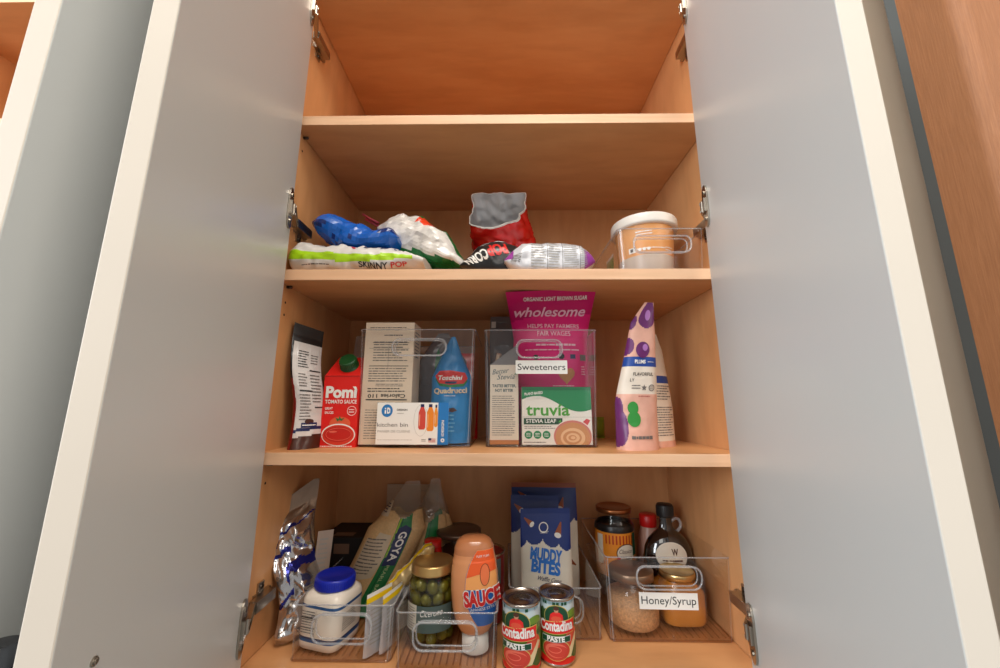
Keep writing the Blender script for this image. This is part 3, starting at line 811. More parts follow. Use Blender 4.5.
# --- the tall bin with boxes
clear_bin('storage_bin', 'tall clear plastic bin with a printed kitchen bin card, on the middle shelf', -.1490, .066, Z3, .206, .20, .203, hw=.090, hh=.026, hz=.170, hr=.0125, hx=.006, flare=.007, group='clear plastic bins on the shelves', ridges=False)
kb = [o for o in COL.objects if o.type == 'EMPTY'][-1]
def kmarks(m, S):
    ell(m, S, -.044, .021, .0095, .0105, blue, 1); rect(m, S, -.048, -.0455, .016, .022, white, 2); ell(m, S, -.0468, .0245, .0013, .0013, white, 2)
    poly(m, S, [(-.0438, .016), (-.041, .016), (-.0385, .018), (-.0385, .024), (-.041, .0262), (-.0438, .0262)], white, 2); ell(m, S, -.0412, .021, .0012, .0025, blue, 3)
    text(m, S, 'DESIGN', -.0185, .021, .003, greyink, width=.018, bold=.03); fine(m, S, -.027, -.012, .0155, .018, 1, paleink, 2)
    text(m, S, 'kitchen bin', -.0335, -.0055, .0066, greyink, width=.052, align='C'); text(m, S, 'PANIER DE CUISINE', -.031, -.015, .0038, paleink, width=.055)
    fine(m, S, -.058, .004, -.028, -.026, 1, paleink, 3, word=.04)
    rect(m, S, .0430, .061, -.0345, .0345, blue, 1)
    q = lambda x, y: S(x, y); text(m, q, 'iDESIGN', .0535, -.008, .004, white, width=.026, rot=PI/2, bold=.02, lay=2); ell(m, q, .0518, -.0275, .0032, .0032, white, 2); ell(m, q, .0518, -.0275, .0014, .0014, blue, 3)
    for x0, x1, y0, y1, mt in ((.010, .022, -.010, .027, P('juice_red', rgb(206, 72, 58), .3)), (.024, .036, -.0125, .027, P('juice_orange', rgb(236, 136, 36), .3)), (.0365, .0428, -.006, .026, P('juice_amber', rgb(238, 150, 50), .3))):
        w_ = x1-x0; poly(m, S, [(x0, y0+.003), (x0+.002, y0), (x1-.002, y0), (x1, y0+.003), (x1, y1-.009), (x1-w_*.28, y1), (x0+w_*.28, y1), (x0, y1-.009)], mt, 1)
        rect(m, S, x0+w_*.25, x1-w_*.25, y1, y1+.005, navy, 1); rect(m, S, x0+.0015, x0+.0025, y0+.006, y1-.012, P('juice_glint', rgb(246, 190, 150), .3), 2)
    rect(m, S, .028, .040, -.0305, -.024, red, 1)
    for k in range(3): rect(m, S, .028, .040, -.0293+k*.0022, -.0282+k*.0022, white, 2)
    rect(m, S, .028, .033, -.0275, -.024, navy, 3); fine(m, S, .016, .024, -.0300, -.025, 2, greyink, 8, word=.4)
    ringmark(m, S, .014, .005, .012, .026, .0004, paleink, 0.5)
card(kb, front_S(-.1500, Z3+.0405, .0628), .122, .0690, marks=kmarks, label='white and blue printed card with bottles')
t = thing('food_box', 'beige box printed all over with nutrition text, standing upside down in the tall bin', 'box', (-.197, .11, Z3+.004))
board = P('beige_box_board', rgb(228, 208, 184), .5); m = MB()
X0, X1, Y0, Y1 = -.2450, -.1570, .076, .130
m.box(X0, X1, Y0, Y1, Z3+.0045, Z3+.218, board)
S = plane_S(((X0+X1)/2, Y0, Z3+.0045), (1, 0, 0), (0, 0, 1)); H = .2135
fine(m, S, -.036, .034, .198, .206, 2, greyink, 1, th=.35, word=.07, ragged=.5); fine(m, S, -.01, .034, .188, .192, 1, greyink, 2, th=.5)
fine(m, S, -.028, .036, .142, .180, 8, greyink, 3, word=.12); rect(m, S, -.030, .036, .176, .1768, black, 1); rect(m, S, -.034, .036, .134, .1352, black, 1); rect(m, S, -.036, .036, .166, .1666, greyink, 1)
fine(m, S, -.034, .036, .106, .132, 6, greyink, 4, word=.1); fine(m, S, -.020, .036, .098, .104, 2, greyink, 5); fine(m, S, -.034, .036, .088, .097, 2, black, 6, word=.06)
text(m, S, 'Calories 110', .0, .085, -.0062, black, width=-.066, bold=.02); rect(m, S, -.036, .036, .0745, .0765, black, 1)
text(m, S, 'Valeur nutritive', .010, .071, -.0048, greyink, width=-.05, bold=.01)
fine(m, S, -.036, .036, .008, .060, 12, greyink, 7, word=.1, th=.25)
rect(m, S, -.0008, -.0002, .130, .176, greyink, 1)
S = plane_S((X1, (Y0+Y1)/2, Z3+.0045), (0, 1, 0), (0, 0, 1)); fine(m, S, -.02, .02, .15, .2, 8, greyink, 9)
m.build('box_body', t, bevel=.0006)
# --- blue pasta bag
pblue = P('pasta_bag_blue', rgb(22, 130, 196), .35, spec=.5)
t = thing('pasta_bag', 'bright blue pasta bag with a twisted top in the tall bin', 'bag', (-.0925, .125, Z3+.004))
m = MB()
def pw(p):
    z = p.z; k = max(0, (z-.128)/.072)
    tw = max(0, k-.45)
    return V((-.0935+p.x*(1+.4*tw)-.004*k+.010*tw, .122+p.y+.006*k-.02*tw*(1 if p.x > 0 else 0), Z3+.0045+z-.30*abs(p.x+.004)*tw*2))
S = bag(m, .076, .196, .048, pblue, seed=23, amp=.0028, freq=22, warp=pw, kind='pouch', tprof=lambda v: (1-.25*v) if v < .64 else max(.05, .84*(1-(v-.64)/.36)),
        wprof=lambda v: 1.0 if v < .60 else 1.0-.90*((v-.60)/.40)**.95, seal=.03, waves=.002)
rr = [(-.028, .118), (-.020, .127), (.0, .128), (.026, .124), (.031, .114), (.024, .104), (.0, .102), (-.020, .105)]
poly(m, S, [(x, y-.004) for x, y in rr], green, 2, .008); poly(m, S, [(x, y+.001) for x, y in rr], red, 3, .008)
text(m, S, 'Toschini', .0, .112, .008, white, width=.044, lay=4, L=.006, bold=.03, shear=.2); rect(m, S, -.009, .012, .105, .109, navy, 4, .006)
text(m, S, 'Quadrucci', .0, .088, .0095, P('cream_letter', rgb(236, 214, 170), .4), width=.060, lay=3, L=.006, bold=.03, rot=.03); fine(m, S, -.01, .011, .0815, .0845, 1, white, 4, lay=3, L=.006)
fine(m, S, -.014, .012, .018, .052, 5, P('sky_print', rgb(120, 190, 226), .4), 5, lay=2, L=.008)
poly(m, S, [(-.012, .062), (-.006, .056), (.006, .054), (.014, .057), (.008, .062), (-.004, .060)], choc, 3, .006); ell(m, S, -.010, .064, .003, .006, cream, 3, .006, rot=.3)
m.build('bag_body', t)
t = thing('pasta_bag', 'dark translucent bag with green print behind the beige box in the tall bin', 'bag', (-.12, .19, Z3+.004))
smoke = clear('smoky_bag_film', (.66, .66, .68), haze=.45, hazecol=(.30, .30, .32, 1), rough=.15)
m = MB(); bag(m, .10, .215, .045, lambda u, v, s: gfilm if (.35 < v-.15*sin(u*6) < .72 and u > .35) else (magp if v < .2 else smoke), seed=29, amp=.005, warp=lambda p: V((-.123+p.x, .190+p.y, Z3+.0045+p.z+.0)), wprof=lambda v: 1-.80*max(0, v-.72)/.28)
m.build('bag_body', t)
t = thing('sauce_pouch', 'red pouch half hidden behind the blue pasta bag', 'pouch', (-.066, .2, Z3+.004))
m = MB(); bag(m, .052, .175, .03, rdfilm, seed=33, amp=.003, nu=24, nv=40, warp=lambda p: V((-.076+p.x, .205+p.y, Z3+.0045+p.z))); m.build('bag_body', t)

# --- the sweeteners bin
clear_bin('storage_bin', 'tall clear plastic bin labelled Sweeteners on the middle shelf', .0695, .071, Z3, .200, .20, .203, hw=.076, hh=.028, hz=.168, hr=.0125, hx=-.003, flare=.005, ridges=False)
sb = [o for o in COL.objects if o.type == 'EMPTY'][-1]
card(sb, front_S(.0700, Z3+.1365, .0680), .090, .0235, name='name_label', marks=lambda m, S: text(m, S, 'Sweeteners', 0, -.0052, .0112, black, width=.083), label='white paper name label')
# carton (tall, gabled, seen at the left)
t = thing('food_carton', 'cream carton with an open slanted top at the left of the Sweeteners bin', 'carton', (.003, .11, Z3+.004))
m = MB(); X0, X1, Y0, Y1 = -.0200, .0300, .084, .140; z0, z1 = Z3+.0045, Z3+.142
m.box(X0, X1, Y0, Y1, z0, z1, P('cream_carton_board', rgb(226, 214, 196), .45))
gb = P('grey_carton_flap', rgb(112, 108, 108), .5)
m.add([(X0, Y0, z1), (X1, Y0+.0, z1+.0), (X1, Y0+.004, z1+.038), (X0, Y1, z1), (X1, Y1, z1)], [(0, 1, 2), (0, 2, 4, 3), (1, 4, 2)], gb)
m.tube([(X0+.012, Y0+.03, z1+.004), (X0+.016, Y0+.02, z1+.022)], .005, board, seg=10)
S = plane_S(((X0+X1)/2, Y0, z0), (1, 0, 0), (0, 0, 1))
ts = P('slate_ink', rgb(76, 100, 104), .5)
text(m, S, 'Better', -.006, .122, .009, ts, width=.030, shear=.4, rot=.12); text(m, S, 'Stevia', .003, .112, .009, ts, width=.032, shear=.4, rot=.05); poly(m, S, [(.018, .120), (.022, .127), (.024, .121)], green, 2)
text(m, S, 'TASTES BETTER,', 0, .098, .0048, ts, width=.042, bold=.03); text(m, S, 'NOT BITTER', 0, .090, .0048, ts, width=.032, bold=.03)
fine(m, S, -.021, .020, .014, .084, 19, greyink, 6, th=.28, word=.1, ragged=.2); rect(m, S, -.025, .025, 0, .0075, P('tan_band', rgb(186, 120, 70), .5), 1)
m.build('carton_body', t, bevel=.0005)
# stevia box
t = thing('food_box', 'white and green stevia packet box with a coffee cup picture in the Sweeteners bin', 'box', (.098, .1, Z3+.004))
wb = P('white_box_board', rgb(236, 232, 222), .4); gb2 = P('leaf_green_print', rgb(30, 134, 80), .4); m = MB()
X0, X1, Y0, Y1 = .036, .1570, .082, .122; z0 = Z3+.0045; H = .0985
m.box(X0, X1, Y0, Y1, z0, z0+H, wb, mats=[wb, gb2, wb, wb, wb, wb])
S = plane_S((X0, Y0, z0), (1, 0, 0), (0, 0, 1)); w_ = X1-X0
wave = [(0, H)]+[(w_*k/24, H-.024+.0105*sin(k/24*5.6+.2)-.010*(k/24)) for k in range(25)]+[(w_, H)]
poly(m, S, wave, gb2, 1); poly(m, S, [(0, H-.006), (w_, H-.006), (w_, H), (0, H)], P('leaf_green_dark', rgb(20, 110, 66), .4), 2)
text(m, S, 'PLANT-BASED', .021, H-.0135, .0045, white, width=.032, rot=.10, bold=.03, lay=3); text(m, S, 'NON GMO', .021, H-.0205, .0038, white, width=.026, rot=.10, bold=.02, lay=3)
lt = P('green_letter', rgb(76, 160, 50), .4)
text(m, S, 'truvía', .045, .0495, .0195, lt, width=.076, lay=2, bold=.02)
rect(m, S, 0, w_, .0462, .0468, P('pale_fold', rgb(190, 188, 180), .5), 3)
rect(m, S, .003, .070, .034, .0445, dkgreen, 2); text(m, S, 'STEVIA LEAF', .033, .0368, .0062, white, width=.052, lay=3, bold=.02); poly(m, S, [(.063, .038), (.067, .043), (.068, .037)], lt, 3)
fine(m, S, .004, .062, .026, .032, 2, greyink, 6, word=.06)
for k in range(3):
    xx = .011+k*.0155; ell(m, S, xx, .0165, .0068, .0068, gb2, 2); fine(m, S, xx-.004, xx+.004, .013, .020, 3, white, k, lay=3, word=.5, ragged=.1)
fine(m, S, .003, .044, .002, .006, 1, greyink, 7, word=.06, th=.4)
cup = P('cup_rose_print', rgb(202, 120, 110), .4); cof = P('coffee_print', rgb(200, 140, 92), .4); cof2 = P('coffee_foam_print', rgb(226, 184, 140), .4)
def clipell(cx, cy, rx, ry, mt, lay):   # ellipse cut off at the box edges
    pts = [(min(max(cx+rx*cos(2*PI*k/48), 0), w_-.0003), max(cy+ry*sin(2*PI*k/48), .0003)) for k in range(48)]
    poly(m, S, pts, mt, lay)
poly(m, S, [(.100, .034), (.112, .044), (.118, .041), (.110, .028)], P('spoon_red_print', rgb(206, 70, 74), .4), 2)
clipell(.087, .014, .034, .0285, P('cup_white_print', rgb(236, 226, 214), .4), 3); clipell(.087, .014, .0325, .0270, cup, 4); clipell(.087, .013, .0300, .0245, cof, 5)
clipell(.087, .012, .021, .016, cof2, 6); clipell(.086, .012, .016, .0115, cof, 7); clipell(.087, .012, .0115, .0078, cof2, 8); clipell(.086, .012, .007, .0045, cof, 9); clipell(.087, .012, .004, .0025, cof2, 10)
m.build('box_body', t, bevel=.0005)
# pink sugar bag
pinkf = P('magenta_sugar_bag', rgb(232, 34, 124), .35, spec=.5); pinkd = P('deep_magenta_band', rgb(196, 22, 100), .35, spec=.5)
t = thing('sugar_bag', 'large magenta pink sugar bag with white lettering rising out of the Sweeteners bin', 'bag', (.092, .15, Z3+.004))
m = MB()
def sw(p):
    z = p.z; k = z/.29
    fold = max(0, (z-.225)/.065)
    return V((.0965+p.x-.008*fold, .165+p.y-.035*k*k-.075*fold**1.2, Z3+.0045+z*.946-.004*fold+.004*p.x/.07*fold))
S = bag(m, .146, .288, .062, lambda u, v, s: pinkd if v > .865-.10*max(0, .35-u) or (v < .35 and abs(u-.15) < .2 and wr((u*4, v*6, 0), 1.3, 3) > .1) else pinkf, seed=41, amp=.003, freq=14, warp=sw,
        tprof=lambda v: (1-.15*v) if v < .7 else max(0, .9*(1-(v-.7)/.24)), wprof=lambda v: 1.0 if v < .72 else 1+.12*((v-.72)/.28)**.8, nu=64, nv=100)
text(m, S, 'ORGANIC LIGHT BROWN SUGAR', .008, .274, .0055, white, width=.118, lay=3, L=.006, bold=.02)
text(m, S, 'wholesome', -.002, .248, .016, P('silver_pink_letter', rgb(240, 190, 210), .4), width=.135, lay=3, L=.006, bold=.015, shear=.3)
text(m, S, 'HELPS PAY FARMERS', .004, .226, .008, P('pale_pink_letter', rgb(250, 204, 218), .4), width=.100, lay=3, L=.006, bold=.01)
text(m, S, 'FAIR WAGES', .004, .209, .010, P('pale_pink_letter', rgb(250, 204, 218), .4), width=.064, lay=3, L=.006, bold=.01)
fine(m, S, -.03, .05, .188, .194, 1, P('pale_pink_letter', rgb(250, 204, 218), .4), 3, lay=3, L=.008, th=.6); fine(m, S, -.05, .06, .178, .184, 1, P('pale_pink_letter', rgb(250, 204, 218), .4), 4, lay=3, L=.008)
hp = []
for k in range(40):
    a = 2*PI*k/40; hp.append((.026+.0014*16*sin(a)**3*.72, .130+.0014*(13*cos(a)-5*cos(2*a)-2*cos(3*a)-cos(4*a))*.85))
poly(m, S, hp, P('raw_sugar_window', rgb(206, 140, 90), .5, var=.2, vscale=300), 3, .008)
rect(m, S, .035, .045, .163, .172, navy, 3, .008); ell(m, S, .018, .168, .006, .006, black, 3, .006); ell(m, S, -.03, .166, .005, .005, dkgreen, 3, .006); rect(m, S, .054, .066, .160, .172, greyink, 3, .008)
fine(m, S, .0, .045, .106, .111, 1, P('pale_pink_letter', rgb(250, 204, 218), .4), 9, lay=3, L=.008)
fine(m, S, .056, .064, .130, .150, 4, P('pale_pink_letter', rgb(250, 204, 218), .4), 10, lay=3, L=.008)
m.build('bag_body', t)
t = thing('snack_bag', 'dark grey translucent bag with a leaf print, behind the magenta bag', 'snack bag', (.02, .2, Z3+.004))
m = MB(); S = bag(m, .085, .262, .035, smoke, seed=44, amp=.006, freq=16, warp=lambda p: V((.016+p.x, .215+p.y+.02*(p.z/.26), Z3+.0045+p.z)))
ell(m, S, .022, .232, .007, .014, P('sage_print', rgb(150, 160, 130), .4), 2, .008, rot=.6); rect(m, S, -.040, -.030, .235, .250, white, 2, .008)
m.build('bag_body', t)
t = thing('snack_pack', 'small yellow-green packet at the back of the middle shelf right of the Sweeteners bin', 'packet', (.2, .27, Z3))
m = MB(); bag(m, .055, .045, .02, P('yellow_green_packet', rgb(130, 150, 30), .4), kind='pillow', seed=5, amp=.004, nu=20, nv=20, warp=lambda p: V((.196+p.x, .262+p.y, Z3+.001+p.z))); m.build('bag_body', t)

# --- plum pouches
pw1 = P('rose_woodgrain_print', rgb(222, 170, 150), .4, var=.16, vscale=60); plum = P('plum_print', rgb(104, 40, 104), .35, var=.3, vscale=50); bw = P('blue_band_print', rgb(28, 70, 150), .4); cr2 = P('cream_panel_print', rgb(226, 214, 198), .4)
plp = P('plum_highlight_print', rgb(176, 120, 190), .35)
def plw(v):
    if v < .3: return 1.0
    return 1-.42*((v-.3)/.55)**1.1 if v < .85 else max(.2, .58-.36*((v-.85)/.15))
def plumbag(name, label, cx, cyy, w, h, seed, warpf, simple=False):
    t = thing(name, label, 'pouch', (cx, cyy, Z3), group='dried plum pouches')
    m = MB()
    def pm(u, v, s):
        if .545 < v < .605: return bw
        if .355 < v <= .545: return cr2
        if simple and v > .05: return cr2
        for cu_, cv_, ru, rv in ((.62, .92, .42, .11), (.02, .14, .20, .12), (.0, .27, .13, .07), (.02, .68, .20, .06), (.0, .85, .2, .05)):
            if ((u-cu_)/ru)**2+((v-cv_)/rv)**2 < 1: return plum
        return pw1
    S = bag(m, w, h, .052, pm, seed=seed, amp=.002, freq=16, warp=warpf, wprof=plw, nu=70, nv=120)
    return t, m, S
def w1(p):
    k = p.z/.255
    return V((.2270+p.x*.95+(1-plw(min(1, max(0, p.z/.25))))*.0365+.006*k, .060+p.y+(p.x+.03)*.10-.004*k, Z3+p.z*1.0))
t, m, S = plumbag('fruit_pouch', 'pink woodgrain dried plum pouch with a blue band, right end of the middle shelf', .22, .06, .078, .250, 51, w1)
text(m, S, 'PLUMS', -.004, .1405, .0062, white, width=.020, lay=3, L=.006, bold=.03); rect(m, S, .010, .022, .143, .1438, white, 3, .006)
text(m, S, 'FLAVORFUL', .003, .120, .0055, black, width=.036, lay=3, L=.006, bold=.01); text(m, S, 'LY', -.016, .110, .0055, black, width=.007, lay=3, L=.006)
fine(m, S, -.016, .0, .097, .106, 2, greyink, 3, lay=3, L=.006, word=.2)
poly(m, S, [(.006+.0055*(1 if k % 2 == 0 else .45)*cos(PI/2+k*PI/5), .100+.0055*(1 if k % 2 == 0 else .45)*sin(PI/2+k*PI/5)) for k in range(10)], greyink, 3, .006)
ringmark(m, S, .020, .100, .0055, .0055, .0012, greyink, 3, .006); fine(m, S, .016, .024, .097, .103, 2, greyink, 2, lay=3, L=.006, word=.4)
ell(m, S, -.013, .067, .009, .0105, P('leaf_print', rgb(46, 140, 56), .4), 3, .006); ell(m, S, -.012, .049, .011, .0125, P('leaf_print', rgb(46, 140, 56), .4), 3, .006); fine(m, S, -.004, .022, .084, .088, 1, P('rose_ink', rgb(176, 100, 90), .5), 5, lay=3, L=.006)
ell(m, S, .0, .164, .013, .014, plum, 3, .006); ell(m, S, .004, .168, .005, .006, plp, 4, .006); ell(m, S, .004, .226, .005, .010, plp, 3, .006, rot=.2)
fine(m, S, -.018, .028, .016, .024, 1, greyink, 6, lay=3, L=.008, th=.6)
m.build('bag_body', t)
def w2(p):
    k = p.z/.2
    return V((.290+p.x*.85-(1-plw(min(1, max(0, p.z/.205))))*.0, .118+p.y+p.x*.5, Z3+p.z))
t, m, S = plumbag('fruit_pouch', 'second dried plum pouch, its back panel of small print showing behind the first', .275, .12, .072, .205, 53, w2, simple=True)
fine(m, S, -.028, .026, .080, .108, 6, greyink, 3, lay=2, L=.008); fine(m, S, -.028, .028, .018, .070, 12, greyink, 4, lay=2, L=.008)
m.build('bag_body', t)

# ================================================================== bottom shelf
_before = set(COL.objects)
foil = P('silver_foil_film', rgb(206, 204, 206), .16, .95); foilb = P('navy_foil_print', rgb(34, 40, 130), .2, .5)
t = thing('snack_bag', 'crinkled silver foil bag with navy print against the left wall of the bottom shelf', 'snack bag', (-.33, .09, 0))
m = MB()
def sv(p):
    k = p.z/.225
    return V((-.340+p.x*(.80)-.030*(k-.3)+.010*sin(k*5.5+.4), .085+p.y+p.x*.5+.03*k, .0008+p.z*(1+3.2*min(p.x, .03)*k)))
def svm(u, v, s):
    if v > .80: return P('seal_wood_reflection', rgb(140, 118, 100), .4, .5)  # brown reflection of the wood is painted into the seal colour
    q = wr((u*2, v*5, s), 1.1, 6, 2)
    v2 = v+.10*noise.noise(V((u*4, v*7, 3)))-.12*(u-.5)
    return foilb if (.30 < v2 < .36 and u < .5) or (.44 < v2 < .50 and u > .4) or (.60 < v2 < .65 and u < .55) or (.72 < v2 < .735) else foil
bag(m, .078, .214, .050, svm, seed=61, amp=.010, freq=24, warp=sv, kind='pillow', seal=.16, nu=64, nv=110, tprof=lambda v: 0 if v > .86 else min(1, v*8+.35)*min(1, (.86-v)*5)**.6*(.55+.45*sin(v*9+1)**2), wprof=lambda v: .76+.24*min(1, max(0, (v-.55)/.25)))
m.build('bag_body', t)
t = thing('paper_packet', 'narrow upright paper packet between the silver foil bag and the black box', 'packet', (-.29, .15, 0))
m = MB(); S = bag(m, .022, .150, .010, P('taupe_packet', rgb(186, 166, 150), .5), seed=9, amp=.001, nu=16, nv=30, warp=lambda p: V((-.316+p.x+.06*p.z, .120+p.y+p.x*.5, .001+p.z)))
fine(m, S, -.007, .007, .05, .14, 12, paleink, 5, lay=2, L=.008, word=.3); m.build('packet_body', t)
t = thing('cardboard_box', 'black cardboard box with a small tan label at the back left of the bottom shelf', 'box', (-.3, .24, 0))
m = MB(); m.box(-.355, -.243, .205, .302, .0008, .112, P('matt_black_board', rgb(26, 22, 22), .6))
S = plane_S((-.355, .205, .0008), (1, 0, 0), (0, 0, 1)); rect(m, S, .028, .058, .082, .100, P('tan_sticker', rgb(120, 92, 74), .5), 1)
S = plane_S((-.355, .205, .1118), (1, 0, 0), (0, 1, 0)); rect(m, S, .02, .06, .01, .03, P('tan_sticker', rgb(120, 92, 74), .5), 1)
m.build('box_body', t, bevel=.0012)

clear_bin('storage_bin', 'small clear plastic bin with the blue-lidded jar at the front left of the bottom shelf', -.2335, .030, 0, .150, .25, .0755, hw=.082, hh=.034, hz=.048, hx=.003, hr=.013, flare=.002)
clear_bin('storage_bin', 'small clear plastic bin with the olive jar and the squeeze bottle', -.0775, .012, 0, .146, .27, .0755, hw=.086, hh=.032, hz=.049, hx=.000, hr=.012, flare=.003)
clear_bin('storage_bin', 'low clear plastic bin with blue and white snack pouches behind the two cans', .0880, .088, 0, .150, .20, .0760, hw=.080, hh=.034, hz=.048, hx=.000, hr=.012, flare=.002)
clear_bin('storage_bin', 'clear plastic bin labelled Honey/Syrup at the right of the bottom shelf', .2705, .082, 0, .203, .215, .1245, hw=.098, hh=.030, hz=.097, hx=-.003, hr=.013, flare=.005)
hb = [o for o in COL.objects if o.type == 'EMPTY'][-1]
def hmarks(m, S): text(m, S, 'Honey/Syrup', 0, -.0045, .0115, black, width=.086)
card(hb, plane_S((.2655, .0791, .0625), (1, 0, -.012), (0, 0, 1)), .0925, .0240, name='name_label', marks=hmarks, label='white paper name label')

# --- mayonnaise jar, square shouldered, blue lid
t = thing('mayonnaise_jar', 'white plastic jar with a bright blue lid in the front left bin', 'jar', (-.268, .085, .004))
jarw = P('cream_white_plastic', rgb(236, 226, 212), .3); bluelid = P('blue_plastic_lid', rgb(20, 40, 170), .3); teal = P('teal_blue_band', rgb(12, 80, 140), .3)
m = MB(); c = (0, 0, 0); m.M = Matrix.Translation((-.2710, .0800, .0045)) @ Matrix.Diagonal((1.0, 1.0, .88, 1)) @ Matrix.Rotation(math.radians(-14), 4, 'Z') @ Matrix.Rotation(math.radians(2), 4, 'Y')
m.lathe([(.030, 0), (.0345, .003), (.0355, .010), (.0355, .014, teal), (.0355, .0185, navy), (.0355, .0215, jarw), (.0355, .066, teal), (.0355, .0705, jarw), (.0350, .076), (.033, .082), (.0275, .0870), (.0255, .088)], jarw, c=c, seg=64, ex=5.0)
S = plane_S((0, -.0355, 0), (1, 0, 0), (0, 0, 1))
fine(m, S, -.026, -.002, .026, .062, 9, greyink, 4, word=.25); rect(m, S, -.026, -.002, .0500, .0515, black, 2); rect(m, S, -.026, -.002, .035, .0358, black, 2)
for q in range(2): rect(m, S, -.0265+q*.025, -.0261+q*.025, .025, .063, black, 2)
text(m, S, '0%', -.006, .052, .004, navy, width=.007, lay=2)
S = plane_S((.0355, 0, 0), (0, 1, 0), (0, 0, 1)); fine(m, S, -.022, .014, .030, .058, 8, greyink, 6, word=.2)
jm = m.M
m.build('jar_body', t)
m = MB(); m.M = jm; m.lathe([(.0262, .088), (.0298, .089), (.0303, .0905), (.0303, .1045), (.0292, .1065), (.0262, .1070), (.0255, .1058), (.001, .1058)], bluelid, seg=60)
for k in range(60):
    a = 2*PI*k/60; m.box(.0302*cos(a)-.0004, .0302*cos(a)+.0004, .0302*sin(a)-.0004, .0302*sin(a)+.0004, .0915, .1035, bluelid)
m.build('lid', t, 'ribbed blue screw lid')

# --- seasoning packets standing in the right of that bin
silp = P('silver_white_packet', rgb(196, 196, 200), .3, .35); yel = P('yellow_packet_top', rgb(240, 200, 20), .35)
t0 = None
def packet(x, y, rz, w, h, seed, lean=0, lab=None, mt=silp, th=.010):
    t = thing('seasoning_packet', lab, 'packet', (x, y, .004), group='upright seasoning packets')
    m = MB(); ca, sa = cos(rz), sin(rz)
    def wf(p):
        xx = p.x; yy = p.y; k = p.z/h
        return V((x+xx*ca-yy*sa+lean*k, y+xx*sa+yy*ca, .0045+p.z))
    def pm(u, v, s): return yel if .84 < v < .93 else (white if v >= .93 else mt)
    S = bag(m, w, h, th, pm, seed=seed, amp=.002, freq=26, warp=wf, nu=24, nv=44, seal=.08)
    fine(m, S, -w*.35, w*.35, h*.15, h*.75, 9, paleink, seed, lay=2, L=.008, word=.25)
    m.build('packet_body', t)
packet(-.188, .055, math.radians(62), .050, .083, 71, .002, 'white packet with a yellow top beside the blue-lidded jar')
packet(-.1735, .070, math.radians(72), .055, .078, 72, .002, 'silver packet with a yellow edge, rightmost in the front left bin')
# twisted gold-silver packets leaning behind
gs = P('gold_silver_wrapper', rgb(196, 170, 120), .25, .5)
t = thing('seasoning_packet', 'crumpled gold and silver packet leaning right behind the yellow-topped packets', 'packet', (-.15, .1, 0), group='upright seasoning packets')
m = MB(); sack(m, (-.185, .098, .062), (-.118, .120, .128), .010, .011, lambda u, a: (yel if 50 < a % 360 < 90 else (white if 90 < a % 360 < 160 else (blkfilm if 160 < a % 360 < 190 else gs))), amp=.004, freq=40, seed=73, nu=50, na=40, endz=.4)
m.build('packet_body', t)
t = thing('seasoning_packet', 'lower silver and gold packet leaning under the crumpled gold one', 'packet', (-.15, .11, 0), group='upright seasoning packets')
m = MB(); sack(m, (-.172, .110, .040), (-.124, .130, .108), .012, .010, lambda u, a: (gs if 60 < a % 360 < 120 else (silp if a % 360 < 200 else blkfilm)), amp=.004, freq=34, seed=74, nu=50, na=40, endz=.4)
m.build('packet_body', t)

